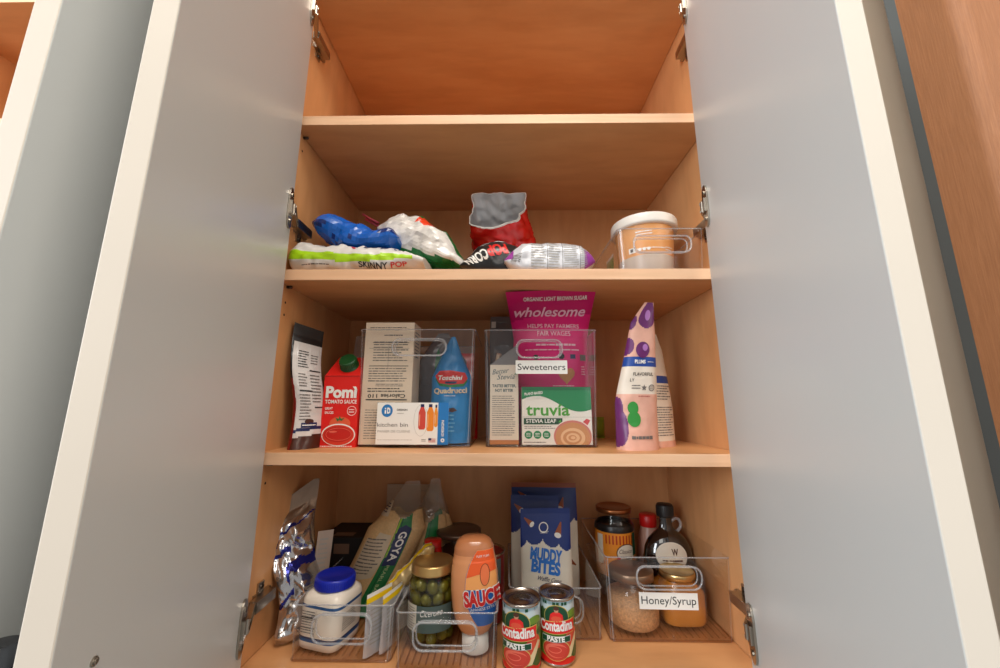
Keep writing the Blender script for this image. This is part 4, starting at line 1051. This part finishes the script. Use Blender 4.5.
# --- dry goods bags (tan grain seen through clear film)
grain = P('tan_grains_in_bag', rgb(216, 180, 128), .5, var=.25, vscale=260, bump=.3, bscale=500)
cfilm = clear('clear_bag_film', (.93, .91, .88), haze=.12, hazecol=(.74, .68, .60, 1), rough=.12)
def grainbag(label, x, y, w, h, th, seed, lean, back, text_on, gfrac=.70, twist=.0, rz=0, wtop=.35, gy=0):
    t = thing('grain_bag', label, 'grain bag', (x, y, .004), group='tan grain bags with green bands')
    m = MB(); ca, sa = cos(rz), sin(rz)
    def wf(p):
        k = p.z/h
        X = p.x+lean*k+.012*sin(k*3); return V((x+X*ca-p.y*sa, y+X*sa+p.y*ca+back*k, .0045+p.z))
    def gm_(u, v, s):
        if v > gfrac+.03*sin(u*9+seed): return cfilm
        if .54 < u < .80 and s == 0: return dkgreen if .6 < u-.0*v < .61 else green
        return grain
    S = bag(m, w, h, th, gm_, seed=seed, amp=.004, freq=16, warp=wf, seal=.03, nu=60, nv=90,
            tprof=lambda v: (1-.15*v) if v < gfrac-.05 else max(.03, .85*(1-(v-gfrac+.05)/(1.03-gfrac))), wprof=lambda v: 1 if v < gfrac-.12 else 1-(1-wtop)*((v-gfrac+.12)/(1.12-gfrac))**.8)
    if text_on:
        gx = w*(.67-.5)
        poly(m, S, [(gx-.012, h*(.43+gy)), (gx+.012, h*(.43+gy)), (gx+.013, h*(.70+gy)), (gx, h*(.73+gy)), (gx-.013, h*(.70+gy))], navy, 3, .008)
        poly(m, S, [(gx-.0135, h*.42), (gx-.0105, h*.42), (gx-.0115, h*.72), (gx-.0145, h*.70)], P('lime_edge_print', rgb(150, 190, 40), .4), 3, .008)
        text(m, S, 'GOYA', gx-.005, h*(.57+gy), .0135, white, width=-.048 if False else .046, rot=-PI/2, lay=4, L=.006, bold=.03)
        text(m, S, 'PEARL BARLEY', gx-.003, h*.22, .006, P('pale_green_letter', rgb(190, 210, 150), .4), width=.06, rot=-PI/2, lay=3, L=.006)
        pts = [(-w*.40, h*.30), (-w*.28, h*.25), (w*.0, h*.27), (w*.04, h*.42), (w*.0, h*.58), (-w*.22, h*.60), (-w*.26, h*.54), (-w*.40, h*.55)]
        poly(m, S, pts, P('pale_info_panel', rgb(206, 190, 164), .45), 3, .008)
        fine(m, S, -w*.38, w*.0, h*.29, h*.56, 11, greyink, seed, lay=4, L=.008, word=.2)
        rect(m, S, -w*.40, -w*.20, h*.72, h*.84, P('pale_info_panel', rgb(206, 190, 164), .45), 3, .008); fine(m, S, -w*.38, -w*.22, h*.74, h*.82, 4, navy, 3, lay=4, L=.008, word=.4)
    m.build('bag_body', t)
grainbag('tan grain bag with a green band and information panel, leaning in front', -.266, .165, .110, .212, .048, 81, .085, .045, True, gfrac=.74, wtop=.25, gy=-.07)
grainbag('tan grain bag with a yellow and green print, second of the leaning bags', -.190, .205, .090, .212, .040, 82, .050, .035, False, gfrac=.66, wtop=.2)
grainbag('tan grain bag with the tallest clear twisted top, rightmost of the leaning bags', -.162, .232, .080, .208, .036, 83, .018, .02, False, gfrac=.70, wtop=.2)
t = thing('cardboard_sheet', 'beige cardboard sheet standing against the back wall behind the grain bags', 'cardboard', (-.2, .295, 0))
m = MB(); m.box(-.255, -.1400, .2935, .2965, .0008, .194, P('beige_cardboard', rgb(196, 172, 146), .6)); S = plane_S((-.255, .2935, 0), (1, 0, 0), (0, 0, 1)); rect(m, S, .07, .115, .180, .1806, greyink, 1); rect(m, S, .112, .1126, .09, .19, greyink, 1)
m.build('sheet', t)

# --- olive jar
def glass_jar(name, label, cat, c, prof, contents, lidprof, lidmat, seg=48, lidlabel=None, group=None, ex=2.0, gl=None, marks=None, cont_name='contents', rot=0, zs=1.0):
    t = thing(name, label, cat, c, group=group)
    MM = Matrix.Translation(c) @ Matrix.Rotation(rot, 4, 'Z') @ Matrix.Diagonal((1, 1, zs, 1))
    m = MB(); m.M = MM; m.lathe(prof, gl or glass, seg=seg, ex=ex, capt=False)
    m.build('jar_glass', t)
    if contents:
        m = MB(); m.M = MM; m.lathe(contents[0], contents[1], seg=seg, ex=ex); m.build(cont_name, t)
    if marks:
        m = MB(); marks(m, MM); m.build('paper_label', t)
    if lidprof:
        m = MB(); m.M = MM; m.lathe(lidprof, lidmat, seg=56); m.build('lid', t, lidlabel)
    return t
oc = (-.1110, .0850, .0045)
t = glass_jar('olive_jar', 'glass jar of green olives with a gold lid in the middle front bin', 'jar', oc,
    [(.030, 0), (.036, .003), (.0380, .010), (.0380, .082), (.0365, .092), (.0325, .100), (.0315, .104)], None,
    [(.0325, .099), (.0345, .0995), (.0345, .1020), (.0338, .103), (.0338, .1115), (.0325, .1135), (.030, .1140), (.0285, .1130), (.001, .1130)], P('soft_gold_lid', rgb(204, 168, 108), .32, .85), lidlabel='gold tin lid')
olm = P('green_olive_skin', rgb(116, 110, 38), .25, spec=.6, var=.25, vscale=40, coat=.4); R = random.Random(4)
m = MB(); m.lathe([(.033, .003), (.0358, .011), (.0358, .085), (.032, .093)], clear('olive_brine', (.78, .78, .52), refl=.3), c=oc, seg=40); m.build('brine', t)
om = None
def sph(m, c, rx, ry, rz, mat, n=14, k=9, q=None):
    def fn(u, v):
        a, b = 2*PI*u, PI*v; p = V((rx*cos(a)*sin(b), ry*sin(a)*sin(b), -rz*cos(b)))
        if q: p = q @ p
        return V(c)+p
    m.grid(fn, n, k, mat, cu=True)
om = MB(); om.M = Matrix.Translation(oc); sph(om, (0, 0, 0), .0088, .0088, .0108, olm, 20, 12); ome = om.build('olive', t)
n = 0
for lay_ in range(5):
    zz = .014+lay_*.0172
    for k in range(9):
        if n == 0: o = ome
        else: o = ome.copy(); COL.objects.link(o); o.parent = t
        a = 2*PI*(k+.5*(lay_ % 2))/9; rr = .0262
        o.location = (rr*cos(a), rr*sin(a), zz+R.uniform(-.002, .002)); o.rotation_euler = (R.uniform(-.8, .8), R.uniform(-.8, .8), R.uniform(0, 3)); n += 1
m = MB(); m.M = None; S = cyl_S(oc, .0383)
labm = clear('olive_label_clear', (.75, .78, .75), haze=.12)
def band(m, S, x0, x1, y0, y1, mt, lay=1, L=.004): rect(m, S, x0, x1, y0, y1, mt, lay, L)
band(m, S, -.045, -.018, .026, .062, P('pale_jar_label', rgb(206, 200, 184), .4)); fine(m, S, -.043, -.020, .028, .059, 9, greyink, 3, lay=2, L=.004, word=.3)
band(m, S, -.018, .040, .026, .062, P('dark_teal_label', rgb(70, 88, 84), .35))
text(m, S, 'Cicerone', .006, .049, .0090, white, width=.034, lay=3, L=.003, shear=.4, rot=.06); fine(m, S, -.014, .024, .040, .043, 1, white, 5, lay=3, L=.004)
m.build('paper_label', t)

# --- upside-down squeeze bottle
t = thing('squeeze_bottle', 'upturned peach sauce squeeze bottle with orange and blue label', 'bottle', (-.04, .055, .004))
peach = P('peach_sauce_in_bottle', rgb(222, 150, 100), .22, spec=.6, coat=.5); peach2 = P('empty_bottle_top', rgb(196, 126, 82), .2, spec=.6, coat=.5)
bc = (-.0385, .058, .0045)
def bpos(z): return V((bc[0]-.001, bc[1], bc[2]+z))
bp = [(.0150, .026), (.0200, .030), (.0262, .042), (.0305, .062), (.0328, .088), (.0325, .112), (.0302, .134), (.0290, .1362), (.0287, .140), (.0275, .152), (.0235, .1615), (.0150, .1668), (.001, .168)]
def brad(z):
    for (r0, z0), (r1, z1) in zip(bp, bp[1:]):
        if z0 <= z <= z1: return r0+(r1-r0)*(z-z0)/(z1-z0)
    return bp[0][0]
m = MB(); m.M = Matrix.Translation(bc) @ Matrix.Rotation(math.radians(-1.5), 4, 'Y') @ Matrix.Diagonal((1.12, 1.05, .955, 1))
fp = []
for k in range(41):
    z = .026+(.168-.026)*(1-(1-k/40)**1.25); fp.append((max(brad(z), .001), z, peach2 if z > .140 else peach))
m.lathe(fp, peach, seg=64, sy=.80, ex=2.35)
Mb = m.M; m.M = None
def Sb(x, y):   # front of the bottle; x from centre
    r = brad(y); xx = min(max(x/r, -.98), .98); yy = -.80*r*(1-abs(xx)**2.35)**(1/2.35)
    p = Mb @ V((x, yy, y)); n_ = V((abs(xx)**1.35*(1 if xx > 0 else -1), -(.80*(1-abs(xx)**2.35)**.57+.15), 0)).normalized()
    return p, n_
ol = P('orange_label_print', rgb(240, 96, 40), .35); pl_ = P('peach_label_print', rgb(246, 168, 96), .35); bl_ = P('blue_label_print', rgb(20, 90, 170), .35)
def lens(y0, y1, cx, hw_):
    pts = []
    for k in range(17):
        q = k/16; y = y0+(y1-y0)*q; pts.append((cx-hw_*sin(PI*(.08+.84*q))**.7, y))
    for k in range(17):
        q = 1-k/16; y = y0+(y1-y0)*q; pts.append((min(cx+hw_*.9, brad(y)*.93), y))
    return pts
poly(m, Sb, lens(.044, .152, .0150, .026), bl_, 2, .003)
poly(m, Sb, [(max(x, -.03), max(y, .097)) for x, y in lens(.044, .152, .0150, .0255)], pl_, 3, .003)
poly(m, Sb, [(max(x, -.03), max(y, .121-.3*max(0, .015-x))) for x, y in lens(.044, .1515, .0150, .025)], ol, 4, .003)
ell(m, Sb, .015, .118, .0055, .015, P('salmon_print', rgb(236, 120, 70), .35), 5, .003); ringmark(m, Sb, .015, .118, .0062, .0155, .0006, brown, 6, .003)
text(m, Sb, 'SAUCE', .0115, .0755, .0205, red, width=.046, lay=6, L=.002, bold=.05, rot=.08); text(m, Sb, 'SAUCE', .0112, .0758, .0205, white, width=.047, lay=5, L=.002, bold=.09, rot=.08)
text(m, Sb, 'JAPANESE STYLE', .012, .068, .0040, white, width=.034, lay=5, L=.002, rot=.08); text(m, Sb, 'YUM YUM', .012, .142, .0035, white, width=.016, lay=6, L=.002)
m.build('bottle_body', t)
m = MB(); m.M = Mb; m.lathe([(.0165, 0), (.0175, .001), (.0175, .024), (.016, .0262), (.012, .0265)], white, seg=48, sy=.85)
for k in range(36):
    a = 2*PI*k/36; m.box(.0174*cos(a)-.0004, .0174*cos(a)+.0004, .0148*sin(a)-.0004, .0148*sin(a)+.0004, .002, .022, white)
m.build('cap', t, 'white ribbed cap')

# --- things behind the squeeze bottle
dkglass = clear('dark_glass', (.38, .30, .26), haze=.15, hazecol=(.12, .08, .06, 1))
glass_jar('glass_jar', 'dark glass jar with a wide lid behind the gold-lidded olive jar', 'jar', (-.085, .215, .0045), [(.036, 0), (.042, .004), (.043, .012), (.043, .104), (.040, .113)], ([(.038, .002), (.0408, .012), (.0408, .09)], P('dark_relish', rgb(70, 36, 20), .4)),
    [(.0415, .112), (.044, .113), (.044, .120), (.042, .122), (.001, .122)], P('smoky_grey_lid', rgb(96, 76, 62), .3, .5))
t = thing('food_can', 'dark red can standing behind the right side of the squeeze bottle', 'can', (-.015, .14, .0045))
m = MB(); c = (-.027, .150, .0045); m.lathe([(.031, 0), (.032, .002), (.032, .103), (.031, .105)], P('dark_red_can', rgb(130, 24, 26), .35), c=c, seg=40)
S = cyl_S(c, .0322); band(m, S, .004, .03, .06, .10, P('slate_can_label', rgb(90, 110, 110), .4)); m.build('can_body', t)
m = MB(); m.lathe([(.0325, .104), (.0332, .106), (.0325, .108), (.030, .107), (.030, .104), (.001, .104)], steel, c=c, seg=40); m.build('lid', t)
t = thing('spice_tin', 'small red tin behind the gold lid of the olive jar', 'tin', (-.128, .16, .0045))
m = MB(); c = (-.125, .155, .0045); m.lathe([(.016, 0), (.0165, .1), (.015, .112)], rdfilm, c=c, seg=28); m.build('tin_body', t)
m = MB(); m.lathe([(.0155, .111), (.0155, .121), (.001, .121)], red, c=c, seg=28); m.build('lid', t)

# --- tomato paste cans
canred = P('can_label_red', rgb(226, 38, 34), .3); skyp = P('can_label_pale_sky', rgb(206, 222, 226), .3); fieldg = P('can_label_field_green', rgb(112, 150, 50), .3); vine = P('can_label_leaf', rgb(60, 92, 40), .3)
toma = P('can_label_tomato', rgb(226, 84, 56), .3); paste = P('can_label_paste', rgb(206, 62, 46), .3); skin = P('can_label_face', rgb(206, 150, 116), .4); goldl = P('can_label_gold_line', rgb(226, 196, 110), .3)
def can(label, x, y, r, h, off):
    t = thing('tomato_paste_can', label, 'can', (x, y, 0), group='tomato paste cans')
    c = (x, y, .0006); m = MB()
    m.lathe([(r*.95, 0), (r*1.0, .0015), (r*1.0, .003), (r*.972, .0042), (r*.972, h-.0050), (r*.975, h-.0045), (r*1.01, h-.0035), (r*1.02, h-.0015), (r*1.0, h), (r*.94, h-.0006), (r*.91, h-.0045), (r*.86, h-.0040), (r*.80, h-.0048), (r*.35, h-.0048), (r*.34, h-.0044), (.0008, h-.0044)], steel, c=c, seg=56, capb=False)
    m.build('can_body', t)
    m = MB(); R_ = r*.978; m.lathe([(R_, .0042), (R_, .012, fieldg), (R_, h*.42, fieldg), (R_, h*.62, skyp), (R_, h-.0045)], canred, c=c, seg=72, capb=False, capt=False)
    m.f, m.m = m.f, m.m
    S0 = cyl_S(c, R_+.00005, a0=-PI/2+off); L = .004; H = h; k = r/.0265
    S = lambda x, y: S0(x, min(y+.0095, h-.0047)) if y < H*.9 and y > 0 else S0(x, max(.0043, y))
    rect(m, S, -.033*k, .033*k, H-.0125, H-.0045, P('can_label_ice', rgb(190, 214, 222), .3), 1, L)
    fine(m, S, -.026*k, .026*k, H-.0120, H-.0088, 1, dkgreen, 4, lay=2, L=L, th=.9, word=.05, ragged=.02)
    for q in range(10): ell(m, S, (-.034+.0035*q % .02)*k, H*.62+.004*sin(q*3), .004, .006, vine, 1, L, n=10)
    ell(m, S, .026*k, H*.60, .014*k, .010, fieldg, 1, L); rect(m, S, .016*k, .040*k, H*.42, H*.60, vine, 1, L)
    ell(m, S, .0, H*.615, .0185*k, .0165, goldl, 2, L); ell(m, S, .0, H*.615, .0175*k, .0155, dkgreen, 3, L)
    # woman in red with a hat, simple printed figure
    poly(m, S, [(-.010*k, H*.545), (-.0085*k, H*.66), (-.004*k, H*.70), (.004*k, H*.70), (.0085*k, H*.66), (.010*k, H*.545)], canred, 5, L)
    ell(m, S, 0, H*.735, .0030*k, .0042, skin, 5, L); ell(m, S, 0, H*.758, .0036*k, .0026, brown, 6, L, n=14); ell(m, S, 0, H*.60, .007*k, .004, toma, 6, L)
    poly(m, S, [(-.0275*k, H*.365), (.0265*k, H*.395), (.0275*k, H*.60), (-.0265*k, H*.545)], goldl, 6, L)
    poly(m, S, [(-.0268*k, H*.375), (.0257*k, H*.405), (.0267*k, H*.59), (-.0257*k, H*.535)], canred, 7, L)
    text(m, S, 'Contadina', .0, H*.435, .0125, white, width=.047*k, lay=8, L=.003, bold=.035, rot=.05)
    poly(m, S, [(-.0205*k, H*.26), (.019*k, H*.275), (.019*k, H*.365), (-.0205*k, H*.350)], white, 8, L)
    poly(m, S, [(-.0198*k, H*.267), (.0183*k, H*.282), (.0183*k, H*.358), (-.0198*k, H*.343)], dkgreen, 9, L)
    text(m, S, 'PASTE', -.001*k, H*.285, .0062, white, width=.023*k, lay=10, L=.003, bold=.05, rot=.03)
    ell(m, S, .024*k, H*.28, .012*k, .016, toma, 3, L); ell(m, S, .030*k, H*.12, .010*k, .010, vine, 4, L)
    poly(m, S, [(.010*k, H*.05), (.030*k, H*.37), (.034*k, H*.33), (.020*k, H*.05)], P('can_label_cream', rgb(230, 206, 160), .3), 5, L)
    ell(m, S, -.001*k, H*.155, .0195*k, .0135, goldl, 6, L); ell(m, S, -.001*k, H*.155, .0185*k, .0126, paste, 7, L)
    ell(m, S, -.001*k, H*.155, .0145*k, .0090, P('can_label_paste_light', rgb(232, 112, 90), .3), 8, L); ell(m, S, .001*k, H*.148, .0130*k, .0072, paste, 9, L)
    ringmark(m, S, -.003*k, H*.17, .009*k, .0045, .0012, P('can_label_paste_light', rgb(232, 112, 90), .3), 10, L)
    m.build('paper_label', t)
can('tomato paste can nearest the front, left of the pair', .0305, .0335, .0282, .0880, -.30)
can('tomato paste can on the right, slightly behind its twin', .0845, .0500, .0266, .0885, -.15)

# --- blue and white snack pouches
mb_blue = P('pouch_navy_print', rgb(16, 44, 118), .35); mb_w = P('pouch_cream_print', rgb(226, 220, 204), .35); mb_br = P('pouch_brown_seal', rgb(150, 76, 38), .4); mb_l = P('pouch_blue_letter', rgb(30, 110, 200), .35)
def muddy(label, x, y, w, h, rz, lean, seed, words, brown_top):
    t = thing('snack_pouch', label, 'snack pouch', (x, y, .0045), group='blue and white snack pouches')
    m = MB(); ca, sa = cos(rz), sin(rz)
    def pm(u, v, s):
        if brown_top and v > .955: return mb_br
        d = .735-.055*abs(sin(u*PI*3.2+seed))**.6+.03*sin(u*5)
        return mb_blue if v > d-.03 else mb_w
    S = bag(m, w, h, .036, pm, seed=seed, amp=.0018, freq=12, warp=lambda p: V((x+p.x*ca-p.y*sa, y+p.x*sa+p.y*ca+lean*(p.z/h), .0048+p.z)), nu=70, nv=110)
    if words:
        text(m, S, 'MUDDY', -.002, h*.545, .0175, mb_l, width=.056, lay=3, L=.005, bold=.05, rot=-.14); text(m, S, 'BITES', -.004, h*.445, .0175, mb_l, width=.050, lay=3, L=.005, bold=.05, rot=-.14)
        text(m, S, 'Waffle Cone', .002, h*.375, .0065, navy, width=.040, lay=3, L=.005, shear=.4, rot=-.14); text(m, S, 'Snacks', .004, h*.325, .0065, navy, width=.024, lay=3, L=.005, shear=.4, rot=-.14)
        ringmark(m, S, -.004, h*.83, .0085, .0085, .0018, white, 3, .005); fine(m, S, -.010, .006, h*.775, h*.80, 2, white, 3, lay=3, L=.005)
    def cone(cx, cz, r, s_):
        q = lambda a, b: (cx+(a*cos(r)-b*sin(r))*s_, cz+(a*sin(r)+b*cos(r))*s_)
        poly(m, S, [q(-.006, -.006), q(.006, -.006), q(.001, .014), q(-.001, .014)], mb_br, 3, .005)
        ex_, ey_ = q(0, -.008); ell(m, S, ex_, ey_, .0062*s_, .0042*s_, white, 4, .005, rot=r)
    cone(w*.26, h*.80, -.3, 1.0); cone(-w*.33, h*.88, .9, .8); cone(w*.36, h*.30, -2.2, 1.0)
    m.build('pouch_body', t)
muddy('rear blue and white snack pouch with a brown top seal against the back',   .087, .235, .134, .203, 0, .010, 91, False, True)
muddy('left blue and white snack pouch, mostly hidden behind the lettered one', .064, .172, .092, .190, -.10, .02, 92, False, False)
muddy('front blue and white snack pouch with blue lettering, behind the two cans', .079, .128, .090, .178, .05, .015, 93, True, False)

# --- honey and syrup bin
R = random.Random(8)
sugar = P('granulated_tan_sugar', rgb(206, 150, 104), .6, var=.7, vscale=240, bump=1.0, bscale=300)
t = glass_jar('sugar_jar', 'wide glass jar of tan granules at the left of the Honey/Syrup bin', 'jar', (.2255, .136, .0048),
    [(.036, 0), (.041, .002), (.0435, .007), (.0435, .062), (.0405, .070), (.0355, .076), (.0345, .080)], ([(.038, .003), (.0418, .008), (.0418, .050), (.001, .056)], sugar),
    [(.0352, .078), (.0372, .0785), (.0372, .092), (.036, .0935), (.001, .0935)], P('brushed_pale_lid', rgb(150, 120, 96), .35, .7), cont_name='granules', zs=.90)
honey = P('amber_honey', rgb(206, 130, 48), .25, spec=.6, coat=.6, var=.08, vscale=30)
t = glass_jar('honey_jar', 'squarish glass jar of amber honey with a gold lid in the Honey/Syrup bin', 'jar', (.3110, .150, .0048),
    [(.030, 0), (.036, .003), (.0385, .010), (.0385, .058), (.036, .067), (.029, .074), (.027, .080)], ([(.034, .003), (.0368, .011), (.0368, .057), (.034, .064), (.027, .071), (.025, .076)], honey),
    [(.0275, .078), (.0300, .0785), (.0300, .0895), (.0285, .0915), (.0275, .0905), (.001, .0905)], P('pale_gold_lid', rgb(220, 190, 130), .28, .9), ex=3.6, cont_name='honey', lidlabel='pale gold lid', zs=.84)
# sauce jar
def sauce_marks(m, MM):
    c = (.2285, .2400, .0048)
    m.lathe([(.0385, .040), (.0385, .118)], P('amber_orange_label', rgb(238, 146, 40), .4), c=c, seg=56, capb=False, capt=False)
    S = cyl_S(c, .0387); L = .005
    for k in range(11): rect(m, S, -.028+k*.0066, -.0252+k*.0066, .098, .114, P('label_red_stripe', rgb(190, 60, 24), .4), 1, L)
    rect(m, S, -.048, -.034, .06, .113, cream, 1, L)
    ell(m, S, .012, .083, .020, .0165, brown, 2, L); ell(m, S, .012, .083, .0185, .0150, cream, 3, L)
    text(m, S, 'Classico', .010, .083, .0075, brown, width=.026, lay=4, L=.003, shear=.4); fine(m, S, .0, .024, .072, .078, 2, greyink, 3, lay=4, L=.004); ell(m, S, -.004, .074, .0032, .0032, red, 4, L)
    rect(m, S, .026, .036, .078, .118, dkgreen, 5, L)
sj = glass_jar('sauce_jar', 'orange-labelled sauce jar with a copper lid at the back left of the Honey/Syrup bin', 'jar', (.2285, .2400, .0048),
    [(.032, 0), (.038, .003), (.0380, .120), (.0375, .127), (.034, .136), (.0315, .142), (.031, .150)], ([(.036, .003), (.0365, .118), (.035, .124), (.001, .125)], P('dark_fruit_sauce', rgb(50, 24, 12), .3)),
    [(.0325, .150), (.0350, .1505), (.0350, .158), (.033, .160), (.0315, .1592), (.001, .1592)], P('copper_lid', rgb(160, 100, 60), .3, .85), marks=sauce_marks, cont_name='sauce', lidlabel='copper-coloured lid')
m = MB(); m.lathe([(.0388, .1180), (.0388, .1270), (.036, .131)], P('black_collar_band', rgb(26, 24, 24), .3), c=(.2285, .2400, .0048), seg=48, capb=False, capt=False); m.build('collar_band', sj, 'black band')
# red capped bottle
t = thing('syrup_bottle', 'pale bottle with a red cap behind the dark syrup bottle', 'bottle', (.3, .262, .0048))
m = MB(); c = (.3055, .262, .0048); m.lathe([(.020, 0), (.023, .003), (.0235, .07), (.021, .095), (.016, .112), (.0145, .118)], P('pale_pink_bottle', rgb(196, 150, 130), .35), c=c, seg=40)
S = cyl_S(c, .0233); ell(m, S, -.006, .080, .005, .005, P('bear_print', rgb(180, 70, 20), .4), 2, .004); m.build('bottle_body', t)
m = MB(); m.lathe([(.0165, .116), (.0172, .1175), (.0172, .137), (.0155, .139), (.001, .139)], red, c=c, seg=36); m.build('cap', t, 'red cap')
# dark syrup bottle with handle
t = thing('syrup_bottle', 'dark maple syrup bottle with a black cap, small glass handle and oval cream label', 'bottle', (.32, .2, .0048))
dsy = P('dark_syrup_glass', rgb(20, 10, 10), .06, spec=.8, coat=1.0); c = (.3195, .2045, .0048); m = MB()
m.lathe([(.030, 0), (.038, .004), (.0440, .016), (.0465, .045), (.0465, .078), (.0430, .096), (.0360, .110), (.0245, .121), (.0150, .128), (.0120, .136), (.0120, .150)], dsy, c=c, seg=64, sy=.55)
SP = [(.016, .0440), (.045, .0465), (.078, .0465), (.096, .0430), (.110, .0360), (.121, .0245)]
def So(x, y):
    rr = SP[-1][1]
    for (y0, r0), (y1, r1) in zip(SP, SP[1:]):
        if y0 <= y <= y1: rr = r0+(r1-r0)*(y-y0)/(y1-y0)
    return V((c[0]+x, c[1]-.55*math.sqrt(max(rr*rr-x*x, 1e-6))-.0005, c[2]+y)), V((x*8, -1, .3 if y > .078 else 0)).normalized()
ell(m, So, -.002, .086, .0285, .0235, cream, 3, .003); text(m, So, 'W', .003, .088, .0105, brown, width=.012, lay=5, L=.003, bold=.03); fine(m, So, -.02, .018, .076, .082, 1, brown, 3, lay=5, L=.004)
rect(m, So, -.024, .022, .055, .0585, white, 5, .004)
m.build('bottle_body', t)
m = MB(); m.lathe([(.0105, .150), (.0152, .1502), (.0158, .153), (.0155, .170), (.014, .1725), (.001, .173)], black, c=c, seg=32)
for k in range(32):
    a = 2*PI*k/32; m.box(c[0]+.0156*cos(a)-.0004, c[0]+.0156*cos(a)+.0004, c[1]+.0156*sin(a)-.0004, c[1]+.0156*sin(a)+.0004, c[2]+.153, c[2]+.169, black)
m.build('cap', t, 'black ribbed cap')
m = MB(); m.tube([(c[0]+.010, c[1], c[2]+.140), (c[0]+.018, c[1], c[2]+.1465), (c[0]+.025, c[1], c[2]+.145), (c[0]+.029, c[1], c[2]+.138), (c[0]+.028, c[1], c[2]+.130), (c[0]+.022, c[1], c[2]+.1235), (c[0]+.016, c[1], c[2]+.1215)], .0030, clear('handle_glass', (.72, .62, .56), refl=1.0, haze=.25), seg=12)
m.build('handle', t, 'small glass loop handle')

# everything on the bottom shelf stands on the bottom panel's top face
for o in COL.objects:
    if o not in _before and o.parent is None: o.location.z -= ZB
